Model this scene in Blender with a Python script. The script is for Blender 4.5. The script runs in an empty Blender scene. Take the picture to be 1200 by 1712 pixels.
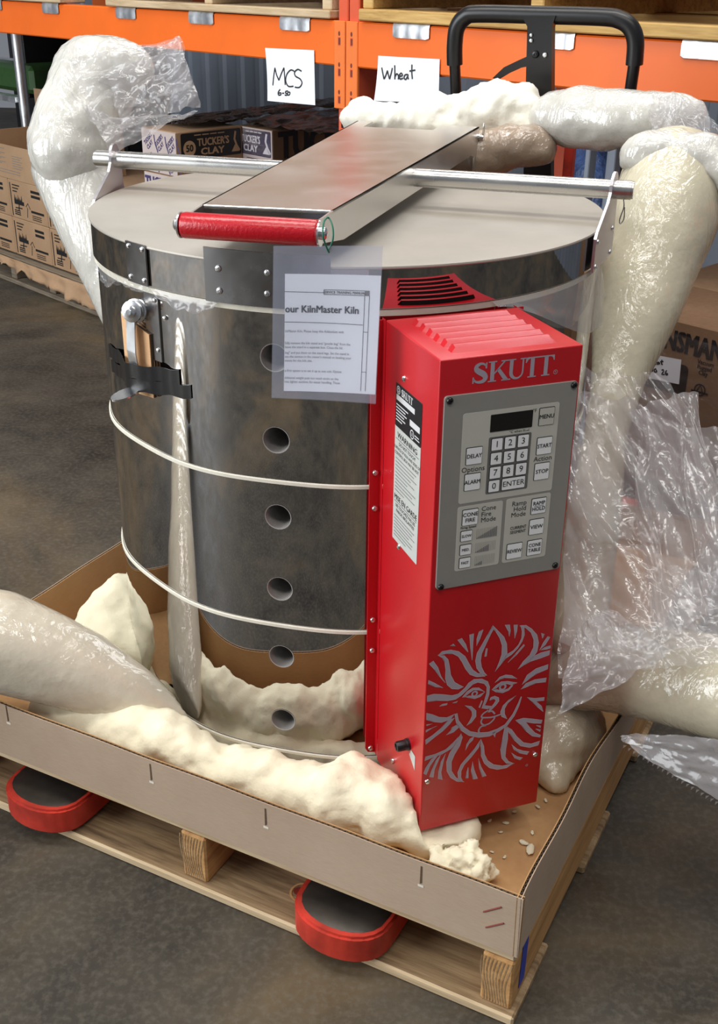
import bpy, bmesh, math, random
from mathutils import Vector, Matrix, noise
from mathutils import geometry as mgeo
random.seed(7)
SC = bpy.context.scene
COL = SC.collection

# ------------------------------------------------------------------ camera
CAM = Vector((0.160453, -1.736361, 1.236826))
YAW, PIT, ROLL, FPX = -0.079057, 0.45659, 0.011031, 1862.82
_f = Vector((math.sin(YAW)*math.cos(PIT), math.cos(YAW)*math.cos(PIT), -math.sin(PIT)))
_r = Vector((math.cos(YAW), -math.sin(YAW), 0)); _u = _r.cross(_f)
CR = math.cos(ROLL)*_r + math.sin(ROLL)*_u
CU = -math.sin(ROLL)*_r + math.cos(ROLL)*_u
CF = _f
cd = bpy.data.cameras.new('camera'); cam = bpy.data.objects.new('camera', cd); COL.objects.link(cam)
cd.sensor_fit = 'VERTICAL'; cd.sensor_height = 24.0; cd.lens = FPX/1712*24.0
cd.clip_start = 0.01; cd.clip_end = 100
cam.matrix_world = Matrix(((CR.x, CU.x, -CF.x, CAM.x), (CR.y, CU.y, -CF.y, CAM.y), (CR.z, CU.z, -CF.z, CAM.z), (0, 0, 0, 1)))
SC.camera = cam

# ------------------------------------------------------------------ world and lights
w = bpy.data.worlds.new('world'); SC.world = w; w.use_nodes = True
bg = w.node_tree.nodes['Background']; bg.inputs[0].default_value = (0.62, 0.66, 0.74, 1); bg.inputs[1].default_value = 0.30

def area(name, loc, target, sx, sy, energy, col):
    l = bpy.data.lights.new(name, 'AREA'); l.shape = 'RECTANGLE'; l.size = sx; l.size_y = sy; l.energy = energy; l.color = col
    o = bpy.data.objects.new(name, l); COL.objects.link(o); o.location = loc
    o.rotation_euler = (Vector(target)-Vector(loc)).to_track_quat('-Z', 'Y').to_euler()
    return o
area('bay_door_daylight', (-5.0, -2.1, 2.1), (0, 0, 0.5), 4.0, 3.6, 330, (0.93, 0.97, 1.0))
area('ceiling_and_fill_strip', (-0.6, -0.2, 5.2), (-0.6, -0.2, 0), 5.0, 1.0, 185, (1.0, 0.97, 0.92))
area('ceiling_and_fill_strip', (0.4, -3.2, 5.2), (0.4, -3.2, 0), 5.0, 1.0, 110, (1.0, 0.97, 0.92))

area('ceiling_and_fill_strip', (0.55, 3.1, 4.6), (0.55, 3.1, 0), 5.0, .8, 120, (0.95, 0.97, 1.0)).rotation_euler.z = -.7258  # fill lamp added behind the rack to brighten the back wall

vs = SC.view_settings
vs.view_transform = 'Standard'; vs.look = 'None'; vs.gamma = 1.0; vs.exposure = 0.0; vs.use_curve_mapping = False

# ------------------------------------------------------------------ projection helpers (a pixel to a point of the place)
def ray(u, v):
    return (CF + CR*((u-600)/FPX) - CU*((v-856)/FPX))
def atz(u, v, z):
    d = ray(u, v); return CAM + d*((z-CAM.z)/d.z)
def atd(u, v, dep):
    return CAM + ray(u, v)*dep
def atp(u, v, p, n):
    d = ray(u, v); return CAM + d*((Vector(p)-CAM).dot(n)/d.dot(n))

# ------------------------------------------------------------------ materials
def srgb(r, g, b):
    f = lambda c: (c/255/12.92) if c/255 <= .04045 else ((c/255+.055)/1.055)**2.4
    return (f(r), f(g), f(b), 1)
class NT:
    def __init__(s, name):
        s.m = bpy.data.materials.new(name); s.m.use_nodes = True; s.t = s.m.node_tree; s.t.nodes.clear()
        s.out = s.t.nodes.new('ShaderNodeOutputMaterial')
    def n(s, typ, **kw):
        nd = s.t.nodes.new(typ)
        for k, v in kw.items():
            if k.startswith('_'): setattr(nd, k[1:], v)
            else:
                key = k.replace('_', ' ')
                nd.inputs[key].default_value = v
        return nd
    def l(s, a, b): s.t.links.new(a, b)
    def coords(s, scale=(1, 1, 1), rotz=0.0, gen=False):
        tc = s.n('ShaderNodeTexCoord'); mp = s.n('ShaderNodeMapping'); mp.inputs['Scale'].default_value = scale; mp.inputs['Rotation'].default_value = (0, 0, rotz)
        s.l(tc.outputs['Object'], mp.inputs['Vector']); return mp.outputs['Vector']
    def noise(s, vec, scale, detail=4, rough=.55, dist=0.0):
        nd = s.n('ShaderNodeTexNoise', Scale=scale, Detail=detail, Roughness=rough, Distortion=dist); s.l(vec, nd.inputs['Vector']); return nd.outputs['Fac']
    def ramp(s, fac, stops):
        nd = s.n('ShaderNodeValToRGB'); e = nd.color_ramp.elements
        e[0].position, e[0].color = stops[0]; e[1].position, e[1].color = stops[-1]
        for p, c in stops[1:-1]:
            q = e.new(p); q.color = c
        s.l(fac, nd.inputs['Fac']); return nd.outputs['Color']
    def mix(s, fac, a, b):
        nd = s.n('ShaderNodeMix', _data_type='RGBA')
        for sock, v in ((nd.inputs[0], fac), (nd.inputs[6], a), (nd.inputs[7], b)):
            if hasattr(v, 'links'): s.l(v, sock)
            else: sock.default_value = v
        return nd.outputs[2]
    def bump(s, h, strength=.3, dist=.002, nrm=None):
        nd = s.n('ShaderNodeBump', Strength=strength, Distance=dist); s.l(h, nd.inputs['Height'])
        if nrm is not None: s.l(nrm, nd.inputs['Normal'])
        return nd.outputs['Normal']
    def bsdf(s, **kw):
        b = s.n('ShaderNodeBsdfPrincipled')
        for k, v in kw.items():
            sock = b.inputs[k.replace('_', ' ')]
            if hasattr(v, 'links'): s.l(v, sock)
            else: sock.default_value = v
        s.l(b.outputs[0], s.out.inputs[0]); return b
def plain(name, col, rough=.5, metal=0.0, var=.08, vscale=30, bump=0.0, bscale=200, bdist=.0008, **kw):
    t = NT(name); v = t.coords(); nz = t.noise(v, vscale, 5)
    dark = tuple(c*(1-var) for c in col[:3])+(1,); light = tuple(min(1, c*(1+var)) for c in col[:3])+(1,)
    c = t.ramp(nz, [(.3, dark), (.7, light)])
    args = dict(Base_Color=c, Roughness=rough, Metallic=metal); args.update(kw)
    if bump: args['Normal'] = t.bump(t.noise(v, bscale, 3), bump, bdist)
    t.bsdf(**args); return t.m
M = {}
# polished concrete
def m_floor():
    t = NT('concrete'); v = t.coords()
    big = t.noise(v, 1.3, 6, .62, .6); mid = t.noise(v, 7, 6, .65, .3); fine = t.noise(v, 90, 3, .6)
    c1 = t.ramp(big, [(.36, srgb(30, 28, 27)), (.5, srgb(66, 61, 53)), (.64, srgb(104, 87, 62))])
    c2 = t.ramp(mid, [(.3, srgb(34, 33, 32)), (.7, srgb(94, 87, 76))])
    c = t.mix(.4, c1, c2)
    c = t.mix(t.ramp(fine, [(.45, (0, 0, 0, 1)), (.8, (.35, .35, .35, 1))]), c, srgb(118, 112, 102))
    r = t.ramp(mid, [(.3, (.5, .5, .5, 1)), (.7, (.7, .7, .7, 1))])
    t.bsdf(Base_Color=c, Roughness=r, Specular_IOR_Level=.22, Normal=t.bump(fine, .12, .001)); return t.m
M['floor'] = m_floor()
def m_steel(name, rough, col=(.72, .71, .69, 1), wav=0.0, brushed=0.0, rotz=0.0, smudge=1.0):
    t = NT(name); v = t.coords((1, 1, 1), rotz)
    kw = {}
    if brushed:
        vb = t.coords((4, 220, 4), rotz); nb = t.noise(vb, 3, 4)
        kw['Normal'] = t.bump(nb, brushed, .0004)
        rr = t.ramp(t.noise(v, 9, 4), [(.3, (rough*.8,)*3+(1,)), (.7, (rough*1.25,)*3+(1,))]); kw['Roughness'] = rr
    else:
        sm = t.noise(v, 14, 5, .6)
        kw['Roughness'] = t.ramp(sm, [(.4, (rough*(1-.3*smudge),)*3+(1,)), (.75, (min(1, rough*(1+.9*smudge)),)*3+(1,))])
        if wav: kw['Normal'] = t.bump(t.noise(v, 2.2, 1), wav, .004)
    t.bsdf(Base_Color=col, Metallic=1.0, **kw); return t.m
M['mirror'] = m_steel('polished_steel', .02, (.54, .53, .525, 1), wav=.03)
M['plate'] = m_steel('plate_steel', .22, (.33, .33, .34, 1), smudge=.5)
M['bracket'] = m_steel('satin_steel', .42, (.62, .59, .61, 1), smudge=.3)
M['brushed'] = m_steel('brushed_steel', .30, (.68, .66, .64, 1), smudge=.2)
M['chrome'] = m_steel('bar_steel', .27, (.62, .61, .585, 1), smudge=.3)
M['bolt'] = m_steel('bolt_steel', .22, (.75, .75, .75, 1))
M['galv'] = m_steel('galvanised_steel', .38, (.80, .82, .84, 1), smudge=.6)
M['lidtop'] = plain('lid_top_metal', srgb(172, 166, 156), .5, .25, .07, 12, .15, 300, .0004)
M['white_ref'] = plain('white_refractory', srgb(222, 216, 198), .9, 0, .06, 60, .4, 150)
M['brick'] = plain('fire_brick', srgb(196, 188, 176), .9, 0, .06, 60, .4, 150)
M['holewall'] = plain('peep_hole_lining', srgb(150, 146, 142), .6, 0, .1, 60)
M['red'] = plain('red_powder_coat', srgb(190, 12, 25), .36, 0, .05, 8, .35, 700, .0004, Coat_Weight=.25, Coat_Roughness=.25)
M['redgrip'] = plain('red_grip_paint', srgb(186, 10, 28), .3, 0, .06, 25, .6, 260, .0012, Coat_Weight=.4, Coat_Roughness=.15)
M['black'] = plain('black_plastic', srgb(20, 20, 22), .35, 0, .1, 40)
M['dark_void'] = plain('dark_interior', srgb(10, 9, 9), .9, 0, .1, 40)
M['panel'] = plain('grey_panel_print', srgb(150, 147, 141), .42, 0, .03, 30)
M['panel_lt'] = plain('light_grey_panel_print', srgb(202, 200, 189), .42, 0, .02, 30)
M['panel_dk'] = plain('dark_grey_keypad_print', srgb(112, 110, 108), .42, 0, .02, 30)
M['keycap'] = plain('white_key', srgb(250, 250, 250), .38, 0, .02, 30)
M['ink'] = plain('black_ink', srgb(24, 24, 26), .5, 0, .05, 40)
M['ink_grey'] = plain('grey_ink', srgb(120, 118, 120), .6, 0, .05, 40)
M['ink_lines'] = plain('fine_print_ink', srgb(128, 128, 126), .6, 0, .05, 40)
M['logo'] = plain('grey_lilac_print', srgb(176, 164, 176), .45, 0, .03, 40)
M['logo_edge'] = plain('pale_print_outline', srgb(205, 180, 185), .45, 0, .03, 40)
M['label'] = plain('label_grey', srgb(196, 198, 192), .4, 0, .02, 30)
M['labelblk'] = plain('label_black', srgb(26, 26, 30), .35, 0, .02, 30)
M['labelwht'] = plain('label_white', srgb(216, 216, 216), .4, 0, .02, 30)
M['paper'] = plain('white_paper', srgb(240, 243, 250), .75, 0, .02, 20)
M['strap'] = plain('off_white_strap', srgb(226, 220, 204), .6, 0, .05, 60)
M['tape'] = plain('black_tape', srgb(22, 22, 24), .32, 0, .1, 60, .2, 120)
M['blue_tape'] = plain('blue_tape', srgb(30, 60, 170), .45, 0, .08, 60)
M['green_tie'] = plain('green_tie_wire', srgb(20, 110, 84), .4, 0, .05, 60)
M['orange'] = plain('orange_rack_paint', srgb(246, 112, 30), .42, 0, .06, 5, .1, 120, .0005)
M['orange_post'] = plain('faded_orange_post_paint', srgb(222, 92, 56), .45, 0, .07, 6)
M['orange_conn'] = plain('orange_connector_paint', srgb(240, 124, 54), .45, 0, .06, 8)
M['redjack'] = plain('chipped_red_jack_paint', srgb(182, 52, 38), .45, 0, .30, 22, .5, 60, .001)
M['forksteel'] = plain('worn_fork_steel', srgb(92, 88, 84), .28, .85, .3, 18)
M['blackpaint'] = plain('black_handle_paint', srgb(18, 18, 20), .3, 0, .1, 30)
M['foam'] = plain('raw_foam', srgb(240, 232, 203), .85, 0, .04, 14, .5, 70, .003)
M['foam_white'] = plain('raw_white_foam', srgb(245, 242, 228), .85, 0, .04, 14, .5, 70, .003)
def m_bag(name, col, strength=.5, coat=1.0):
    """foam seen through a tight clear film: a clear coat with long creases over a matt core"""
    t = NT(name); v = t.coords(); v2 = t.coords((1.0, 1.0, .35))
    c = t.ramp(t.noise(v, 16, 6, .65), [(.25, tuple(x*.80 for x in col[:3])+(1,)), (.65, col)])
    wr = t.noise(v2, 16, 3, .5, 1.6); rg = t.ramp(wr, [(.40, (0, 0, 0, 1)), (.5, (1, 1, 1, 1)), (.60, (0, 0, 0, 1))]); wr2 = t.noise(v, 55, 4, .6, 1.2)
    cn = t.bump(rg, strength*.5, .008, t.bump(wr2, strength*.7, .004))
    b = t.bsdf(Base_Color=c, Roughness=.75, Normal=t.bump(t.noise(v, 45, 3), .35, .004), Coat_Weight=coat, Coat_Roughness=.08, Coat_IOR=1.75)
    t.l(cn, b.inputs['Coat Normal']); return t.m
M['bag'] = m_bag('film_wrapped_foam', srgb(216, 207, 180))
M['bag_white'] = m_bag('film_wrapped_white_foam', srgb(212, 209, 200))
M['bag_grey'] = m_bag('film_wrapped_grey_foam', srgb(228, 218, 196), .3)
M['bag_shade_brown'] = m_bag('film_wrapped_shaded_foam', srgb(168, 146, 124), .8)  # shade beneath the foam ridge is put into this brown colour
def m_film(name, tint, opac, rough=.12, wr=.35, sc=9, gl_w=.75):
    t = NT(name); v = t.coords((1, 1, 1)); h = t.noise(v, sc, 4, .55, 1.5); nrm = t.bump(h, wr, .015)
    tr = t.n('ShaderNodeBsdfTransparent'); tr.inputs[0].default_value = (.98, .98, .98, 1)
    df = t.n('ShaderNodeBsdfDiffuse'); df.inputs[0].default_value = tint
    tl = t.n('ShaderNodeBsdfTranslucent'); tl.inputs[0].default_value = tint
    gl = t.n('ShaderNodeBsdfGlossy'); gl.inputs['Roughness'].default_value = rough; t.l(nrm, gl.inputs['Normal'])
    m0 = t.n('ShaderNodeMixShader'); m0.inputs[0].default_value = .4; t.l(df.outputs[0], m0.inputs[1]); t.l(tl.outputs[0], m0.inputs[2])
    m1 = t.n('ShaderNodeMixShader'); m1.inputs[0].default_value = opac; t.l(tr.outputs[0], m1.inputs[1]); t.l(m0.outputs[0], m1.inputs[2])
    ge = t.n('ShaderNodeNewGeometry'); dt = t.n('ShaderNodeVectorMath', _operation='DOT_PRODUCT'); t.l(ge.outputs['Incoming'], dt.inputs[0]); t.l(ge.outputs['Normal'], dt.inputs[1])
    ab = t.n('ShaderNodeMath', _operation='ABSOLUTE'); t.l(dt.outputs['Value'], ab.inputs[0])
    om = t.n('ShaderNodeMath', _operation='SUBTRACT'); om.inputs[0].default_value = 1.0; t.l(ab.outputs[0], om.inputs[1])
    pw = t.n('ShaderNodeMath', _operation='POWER'); pw.inputs[1].default_value = 4.0; t.l(om.outputs[0], pw.inputs[0])
    k = t.n('ShaderNodeMath', _operation='MULTIPLY_ADD'); k.inputs[1].default_value = gl_w*.55; k.inputs[2].default_value = .05; t.l(pw.outputs[0], k.inputs[0])
    m2 = t.n('ShaderNodeMixShader'); t.l(k.outputs[0], m2.inputs[0]); t.l(m1.outputs[0], m2.inputs[1]); t.l(gl.outputs[0], m2.inputs[2])
    t.l(m2.outputs[0], t.out.inputs[0]); return t.m
M['film'] = m_film('clear_film', (.85, .84, .86, 1), .18)
M['film_hazy'] = m_film('hazy_film', (.70, .68, .69, 1), .34)
M['film_brown'] = m_film('smoky_film', (.5, .44, .38, 1), .6)
M['sleeve'] = m_film('vinyl_sleeve', (.74, .80, .97, 1), .20, .2, .05, 6)
M['stretch'] = m_film('stretch_wrap', (.5, .45, .42, 1), .08, .15, .8, 30)
def m_card(name, a, b, rough=.85):
    t = NT(name); v = t.coords(); n1 = t.noise(v, 5, 5); fib = t.noise(t.coords((40, 40, 400)), 2, 3)
    c = t.mix(.35, t.ramp(n1, [(.3, a), (.7, b)]), t.ramp(fib, [(.3, a), (.7, b)]))
    t.bsdf(Base_Color=c, Roughness=rough, Normal=t.bump(fib, .1, .0006)); return t.m
M['card'] = m_card('tray_cardboard', srgb(164, 140, 118), srgb(186, 164, 142))
M['card_in'] = m_card('tray_cardboard_inside', srgb(166, 126, 82), srgb(190, 150, 104))
M['card_lt'] = m_card('light_brown_cardboard', srgb(206, 158, 112), srgb(226, 182, 138))
M['card_dk'] = m_card('corrugated_core', srgb(70, 54, 40), srgb(104, 82, 60))
M['kraft'] = m_card('kraft_box', srgb(150, 118, 88), srgb(176, 144, 112))
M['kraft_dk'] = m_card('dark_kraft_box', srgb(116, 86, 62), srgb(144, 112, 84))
M['whitebox'] = m_card('white_printed_box', srgb(186, 170, 166), srgb(206, 192, 188))
def m_wood(name, a, b, c, sc=1.0):
    t = NT(name); v = t.coords((2*sc, 26*sc, 26*sc)); g = t.noise(v, 1.6, 6, .62, .8); g2 = t.noise(t.coords((6, 90, 90)), 2, 3, .6, .4); big = t.noise(t.coords(), 2.5, 3)
    col = t.ramp(g, [(.3, a), (.5, b), (.72, c)]); col = t.mix(.3, col, t.ramp(g2, [(.35, a), (.65, c)])); col = t.mix(t.ramp(big, [(.4, (0, 0, 0, 1)), (.8, (.4, .4, .4, 1))]), col, a)
    t.bsdf(Base_Color=col, Roughness=.8, Normal=t.bump(g, .35, .002)); return t.m
M['wood'] = m_wood('pallet_wood', srgb(84, 62, 42), srgb(146, 118, 84), srgb(190, 162, 122))
M['wood_edge'] = m_wood('pale_pallet_wood', srgb(168, 140, 104), srgb(206, 182, 146), srgb(222, 200, 166))
M['wood_yel'] = m_wood('yellow_pallet_wood', srgb(150, 112, 60), srgb(208, 168, 100), srgb(226, 190, 124))
M['wood_end'] = m_wood('stringer_wood', srgb(150, 104, 58), srgb(194, 146, 90), srgb(212, 168, 112))
M['wood_old'] = m_wood('weathered_pallet_wood', srgb(84, 74, 62), srgb(128, 114, 96), srgb(150, 136, 116))
M['wall'] = plain('grey_wall_paint', srgb(120, 128, 140), .6, .1, .12, 3)
M['blackwrap'] = plain('dark_wrinkled_plastic', srgb(56, 48, 46), .25, 0, .3, 12, .5, 18, .02)
M['purple_ink'] = plain('purple_print', srgb(66, 58, 104), .6, 0, .05, 40)
M['pale_ink'] = plain('pale_print', srgb(205, 198, 205), .6, 0, .05, 40)
M['kraft_ink'] = plain('kraft_tone_print', srgb(186, 152, 118), .7, 0, .05, 40)
M['green_plastic'] = plain('green_plastic', srgb(46, 84, 34), .4, 0, .1, 30)
M['blue_sack'] = plain('blue_woven_sack', srgb(62, 84, 128), .45, 0, .5, 30, .8, 40, .01)
M['rust'] = plain('rust_red_steel', srgb(120, 44, 32), .55, 0, .15, 20)

# ------------------------------------------------------------------ object helpers
MW = {}
def link(name, me, mat=None, parent=None, world=Matrix.Identity(4)):
    o = bpy.data.objects.new(name, me); COL.objects.link(o)
    if me is not None and mat is not None and len(me.materials) == 0:
        for m in (mat if isinstance(mat, (list, tuple)) else [mat]): me.materials.append(m)
    if parent is not None:
        o.parent = parent; o.matrix_parent_inverse = MW[parent].inverted()
    o.matrix_basis = world.copy(); MW[o] = world.copy()
    return o
def tag(o, label=None, cat=None, group=None, kind=None):
    if label: o['label'] = label
    if cat: o['category'] = cat
    if group: o['group'] = group
    if kind: o['kind'] = kind
    return o
def empty(name, loc, label, cat, group=None, kind=None, rotz=0):
    o = link(name, None, world=Matrix.Translation(Vector(loc)) @ Matrix.Rotation(rotz, 4, 'Z'))
    o.empty_display_size = .05
    return tag(o, label, cat, group, kind)
class MB:
    """collects faces into one mesh"""
    def __init__(s): s.v = []; s.f = []; s.m = []
    def add(s, vs, fs, mi=0):
        o = len(s.v); s.v += [tuple(p) for p in vs]
        for f in fs: s.f.append(tuple(i+o for i in f)); s.m.append(mi)
    def mesh(s, name, smooth=False, ang=None):
        me = bpy.data.meshes.new(name); me.from_pydata(s.v, [], s.f); me.update()
        me.polygons.foreach_set('material_index', s.m)
        if smooth or ang is not None: me.shade_smooth()
        if ang is not None: me.set_sharp_from_angle(angle=math.radians(ang))
        return me
    def build(s, name, mat, parent=None, smooth=False, ang=None):
        return link(name, s.mesh(name, smooth, ang), mat, parent)
BOXF = [(0, 3, 2, 1), (4, 5, 6, 7), (0, 1, 5, 4), (1, 2, 6, 5), (2, 3, 7, 6), (3, 0, 4, 7)]
def boxv(x0, x1, y0, y1, z0, z1):
    return [(x0, y0, z0), (x1, y0, z0), (x1, y1, z0), (x0, y1, z0), (x0, y0, z1), (x1, y0, z1), (x1, y1, z1), (x0, y1, z1)]
_boxcache = {}
def boxmesh(sx, sy, sz, bev=.002, name='box'):
    bm = bmesh.new(); bmesh.ops.create_cube(bm, size=1)
    for v in bm.verts: v.co = Vector((v.co.x*sx, v.co.y*sy, v.co.z*sz))
    if bev: bmesh.ops.bevel(bm, geom=bm.edges[:], offset=bev, segments=1, affect='EDGES')
    me = bpy.data.meshes.new(name); bm.to_mesh(me); bm.free(); return me
def obox(name, mat, center, size, rotz=0.0, parent=None, bev=.002, rot=None):
    me = boxmesh(*size, bev, name)
    Mx = Matrix.Translation(Vector(center)) @ (rot if rot is not None else Matrix.Rotation(rotz, 4, 'Z'))
    return link(name, me, mat, parent, Mx)
def frame(o, x, y, z):
    x, y, z = Vector(x), Vector(y), Vector(z)
    return Matrix(((x.x, y.x, z.x, o[0]), (x.y, y.y, z.y, o[1]), (x.z, y.z, z.z, o[2]), (0, 0, 0, 1)))
def catmull(pts, n=8):
    pts = [Vector(p) for p in pts]; out = []
    for i in range(len(pts)-1):
        p0 = pts[max(i-1, 0)]; p1 = pts[i]; p2 = pts[i+1]; p3 = pts[min(i+2, len(pts)-1)]
        for k in range(n):
            t = k/n
            out.append(.5*((2*p1)+(p2-p0)*t+(2*p0-5*p1+4*p2-p3)*t*t+(3*p1-p0-3*p2+p3)*t**3))
    out.append(pts[-1]); return out
def tube(mb, pts, rad, seg=12, cap=True, mi=0):
    pts = [Vector(p) for p in pts]; n = len(pts)
    rads = rad if isinstance(rad, (list, tuple)) else [rad]*n
    d0 = (pts[1]-pts[0]).normalized(); ref = Vector((0, 0, 1)) if abs(d0.z) < .9 else Vector((1, 0, 0))
    a = d0.cross(ref).normalized(); vs = []
    for i in range(n):
        d = (pts[min(i+1, n-1)]-pts[max(i-1, 0)]).normalized(); a = (a-d*a.dot(d)).normalized(); b = d.cross(a)
        for k in range(seg):
            t = 2*math.pi*k/seg; vs.append(pts[i]+(a*math.cos(t)+b*math.sin(t))*rads[i])
    fs = [(i*seg+k, i*seg+(k+1) % seg, (i+1)*seg+(k+1) % seg, (i+1)*seg+k) for i in range(n-1) for k in range(seg)]
    if cap: fs += [tuple(range(seg-1, -1, -1)), tuple((n-1)*seg+k for k in range(seg))]
    mb.add(vs, fs, mi)
def otube(name, mat, pts, rad, parent=None, seg=12):
    mb = MB(); tube(mb, pts, rad, seg); return mb.build(name, mat, parent, ang=50)
def disc_stack(name, mat, center, axis, prof, parent=None, seg=20):
    """a lathe about axis: prof = [(r, h)]"""
    c = Vector(center); ax = Vector(axis).normalized(); ref = Vector((0, 0, 1)) if abs(ax.z) < .9 else Vector((1, 0, 0))
    a = ax.cross(ref).normalized(); b = ax.cross(a); mb = MB(); vs = []
    for r, h in prof:
        for k in range(seg):
            t = 2*math.pi*k/seg; vs.append(c+ax*h+(a*math.cos(t)+b*math.sin(t))*max(r, 1e-5))
    n = len(prof); fs = [(i*seg+k, i*seg+(k+1) % seg, (i+1)*seg+(k+1) % seg, (i+1)*seg+k) for i in range(n-1) for k in range(seg)]
    fs += [tuple(range(seg-1, -1, -1)), tuple((n-1)*seg+k for k in range(seg))]
    mb.add(vs, fs); return mb.build(name, mat, parent, ang=40)
def screw(name, center, axis, r, mat='bolt', parent=None, h=None):
    h = h or r*.7
    o = disc_stack(name, M[mat], center, axis, [(r, 0), (r, h*.35), (r*.8, h*.8), (r*.35, h), (r*.33, h*.6), (0, h*.6)], parent, 14); return o
# 2-D prints on planes
def stroke(pts, wd, taper=False):
    pts = [Vector((p[0], p[1])) for p in pts]; L = []; R = []
    for i, p in enumerate(pts):
        d = (pts[min(i+1, len(pts)-1)]-pts[max(i-1, 0)]).normalized(); nrm = Vector((-d.y, d.x)); ww = wd/2
        L.append(p+nrm*ww); R.append(p-nrm*ww)
    return L, R
class Print:
    """flat print: polygons in a plane frame (origin, ux, uy, normal)"""
    def __init__(s, o, ux, uy, n, off=.0004): s.o = Vector(o); s.x = Vector(ux); s.y = Vector(uy); s.n = Vector(n); s.mb = MB(); s.off = off
    def P(s, p, e=0): return s.o+s.x*p[0]+s.y*p[1]+s.n*(s.off+e)
    def poly(s, pts, mi=0, e=0):
        s.mb.add([s.P(p, e) for p in pts], [tuple(range(len(pts)))], mi)
    def rect(s, x0, y0, x1, y1, mi=0, e=0): s.poly([(x0, y0), (x1, y0), (x1, y1), (x0, y1)], mi, e)
    def rrect(s, x0, y0, x1, y1, r, mi=0, e=0, k=4):
        pts = []
        for cx, cy, a0 in ((x1-r, y1-r, 0), (x0+r, y1-r, 90), (x0+r, y0+r, 180), (x1-r, y0+r, 270)):
            for i in range(k+1):
                t = math.radians(a0+90*i/k); pts.append((cx+r*math.cos(t), cy+r*math.sin(t)))
        s.poly(pts, mi, e)
    def stroke(s, pts, wd, mi=0, e=0):
        L, R = stroke(pts, wd); n = len(L)
        s.mb.add([s.P(p, e) for p in L+R], [(i+1, i, n+i, n+i+1) for i in range(n-1)], mi)
    def ring(s, c, r1, r0, mi=0, e=0, seg=20):
        vs = [s.P((c[0]+r*math.cos(2*math.pi*k/seg), c[1]+r*math.sin(2*math.pi*k/seg)), e) for r in (r1, r0) for k in range(seg)]
        s.mb.add(vs, [(k, (k+1) % seg, seg+(k+1) % seg, seg+k) for k in range(seg)], mi)
    def text(s, txt, x, y, size, mi=0, e=0, align='CENTER', bold=0.0, sx=1.0, shear=0.0, rot=0.0):
        vs, fs = text_mesh(txt, size, align, 0.0, shear)
        c, sn = math.cos(rot), math.sin(rot); b_ = bold*size
        for k, (ox, oy) in enumerate(((0, 0), (-b_, -b_*.6), (b_, b_*.6), (-b_, b_*.6), (b_, -b_*.6)) if bold else ((0, 0),)):
            s.mb.add([s.P((x+ox+(p[0]*sx)*c-p[1]*sn, y+oy+(p[0]*sx)*sn+p[1]*c), e+k*.00003) for p in vs], fs, mi)
    def build(s, name, mats, parent=None): return s.mb.build(name, mats, parent)
_tc = {}
def text_mesh(txt, size, align='CENTER', bold=0.0, shear=0.0):
    key = (txt, align, round(bold, 4), shear)
    if key not in _tc:
        cu = bpy.data.curves.new('lettering', 'FONT'); cu.body = txt; cu.size = 1.0; cu.align_x = align; cu.align_y = 'CENTER'; cu.offset = bold; cu.shear = shear
        cu.resolution_u = 2; cu.fill_mode = 'BOTH'
        ob = bpy.data.objects.new('lettering', cu); me = bpy.data.meshes.new_from_object(ob)
        _tc[key] = ([(v.co.x, v.co.y) for v in me.vertices], [tuple(p.vertices) for p in me.polygons])
        bpy.data.objects.remove(ob); bpy.data.curves.remove(cu); bpy.data.meshes.remove(me)
    vs, fs = _tc[key]
    return [(a*size, b*size) for a, b in vs], fs
# organic shapes
def remeshed(name, mb, voxel, smooth=6, disp=(), mat=None, parent=None, keep=None):
    me = mb.mesh(name+'_src'); ob = bpy.data.objects.new(name+'_src', me); COL.objects.link(ob)
    r = ob.modifiers.new('r', 'REMESH'); r.mode = 'VOXEL'; r.voxel_size = voxel
    if smooth:
        s_ = ob.modifiers.new('s', 'SMOOTH'); s_.factor = .5; s_.iterations = smooth
    dg = bpy.context.evaluated_depsgraph_get(); out = bpy.data.meshes.new_from_object(ob.evaluated_get(dg)); out.name = name
    bpy.data.objects.remove(ob); bpy.data.meshes.remove(me)
    for amp, sc, kind in disp:
        nr = [v.normal.copy() for v in out.vertices]
        for v, n_ in zip(out.vertices, nr):
            p = v.co*sc
            if kind == 'fbm': d = noise.fractal(p, 1.0, 2.0, 4)
            elif kind == 'billow': d = abs(noise.noise(p))*2-.5+.5*(abs(noise.noise(p*2.1))*2-.5)
            else: d = noise.noise(p)
            v.co += n_*(d*amp)
        out.update()
    if keep: keep(out)
    out.shade_smooth()
    return link(name, out, mat, parent)
def sphere(mb, c, r, seg=16, rings=10, sc=(1, 1, 1)):
    vs = []; c = Vector(c)
    for i in range(rings+1):
        ph = math.pi*i/rings
        for k in range(seg):
            t = 2*math.pi*k/seg; vs.append(c+Vector((r*sc[0]*math.sin(ph)*math.cos(t), r*sc[1]*math.sin(ph)*math.sin(t), r*sc[2]*math.cos(ph))))
    fs = [(i*seg+k, (i+1)*seg+k, (i+1)*seg+(k+1) % seg, i*seg+(k+1) % seg) for i in range(rings) for k in range(seg)]
    mb.add(vs, fs)
def blobs(mb, pts, n=5):
    """spheres along a path of (x, y, z, r)"""
    for i in range(len(pts)-1):
        a, b = pts[i], pts[i+1]
        for k in range(n+1):
            t = k/n; sphere(mb, [a[j]*(1-t)+b[j]*t for j in range(3)], a[3]*(1-t)+b[3]*t)
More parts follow.
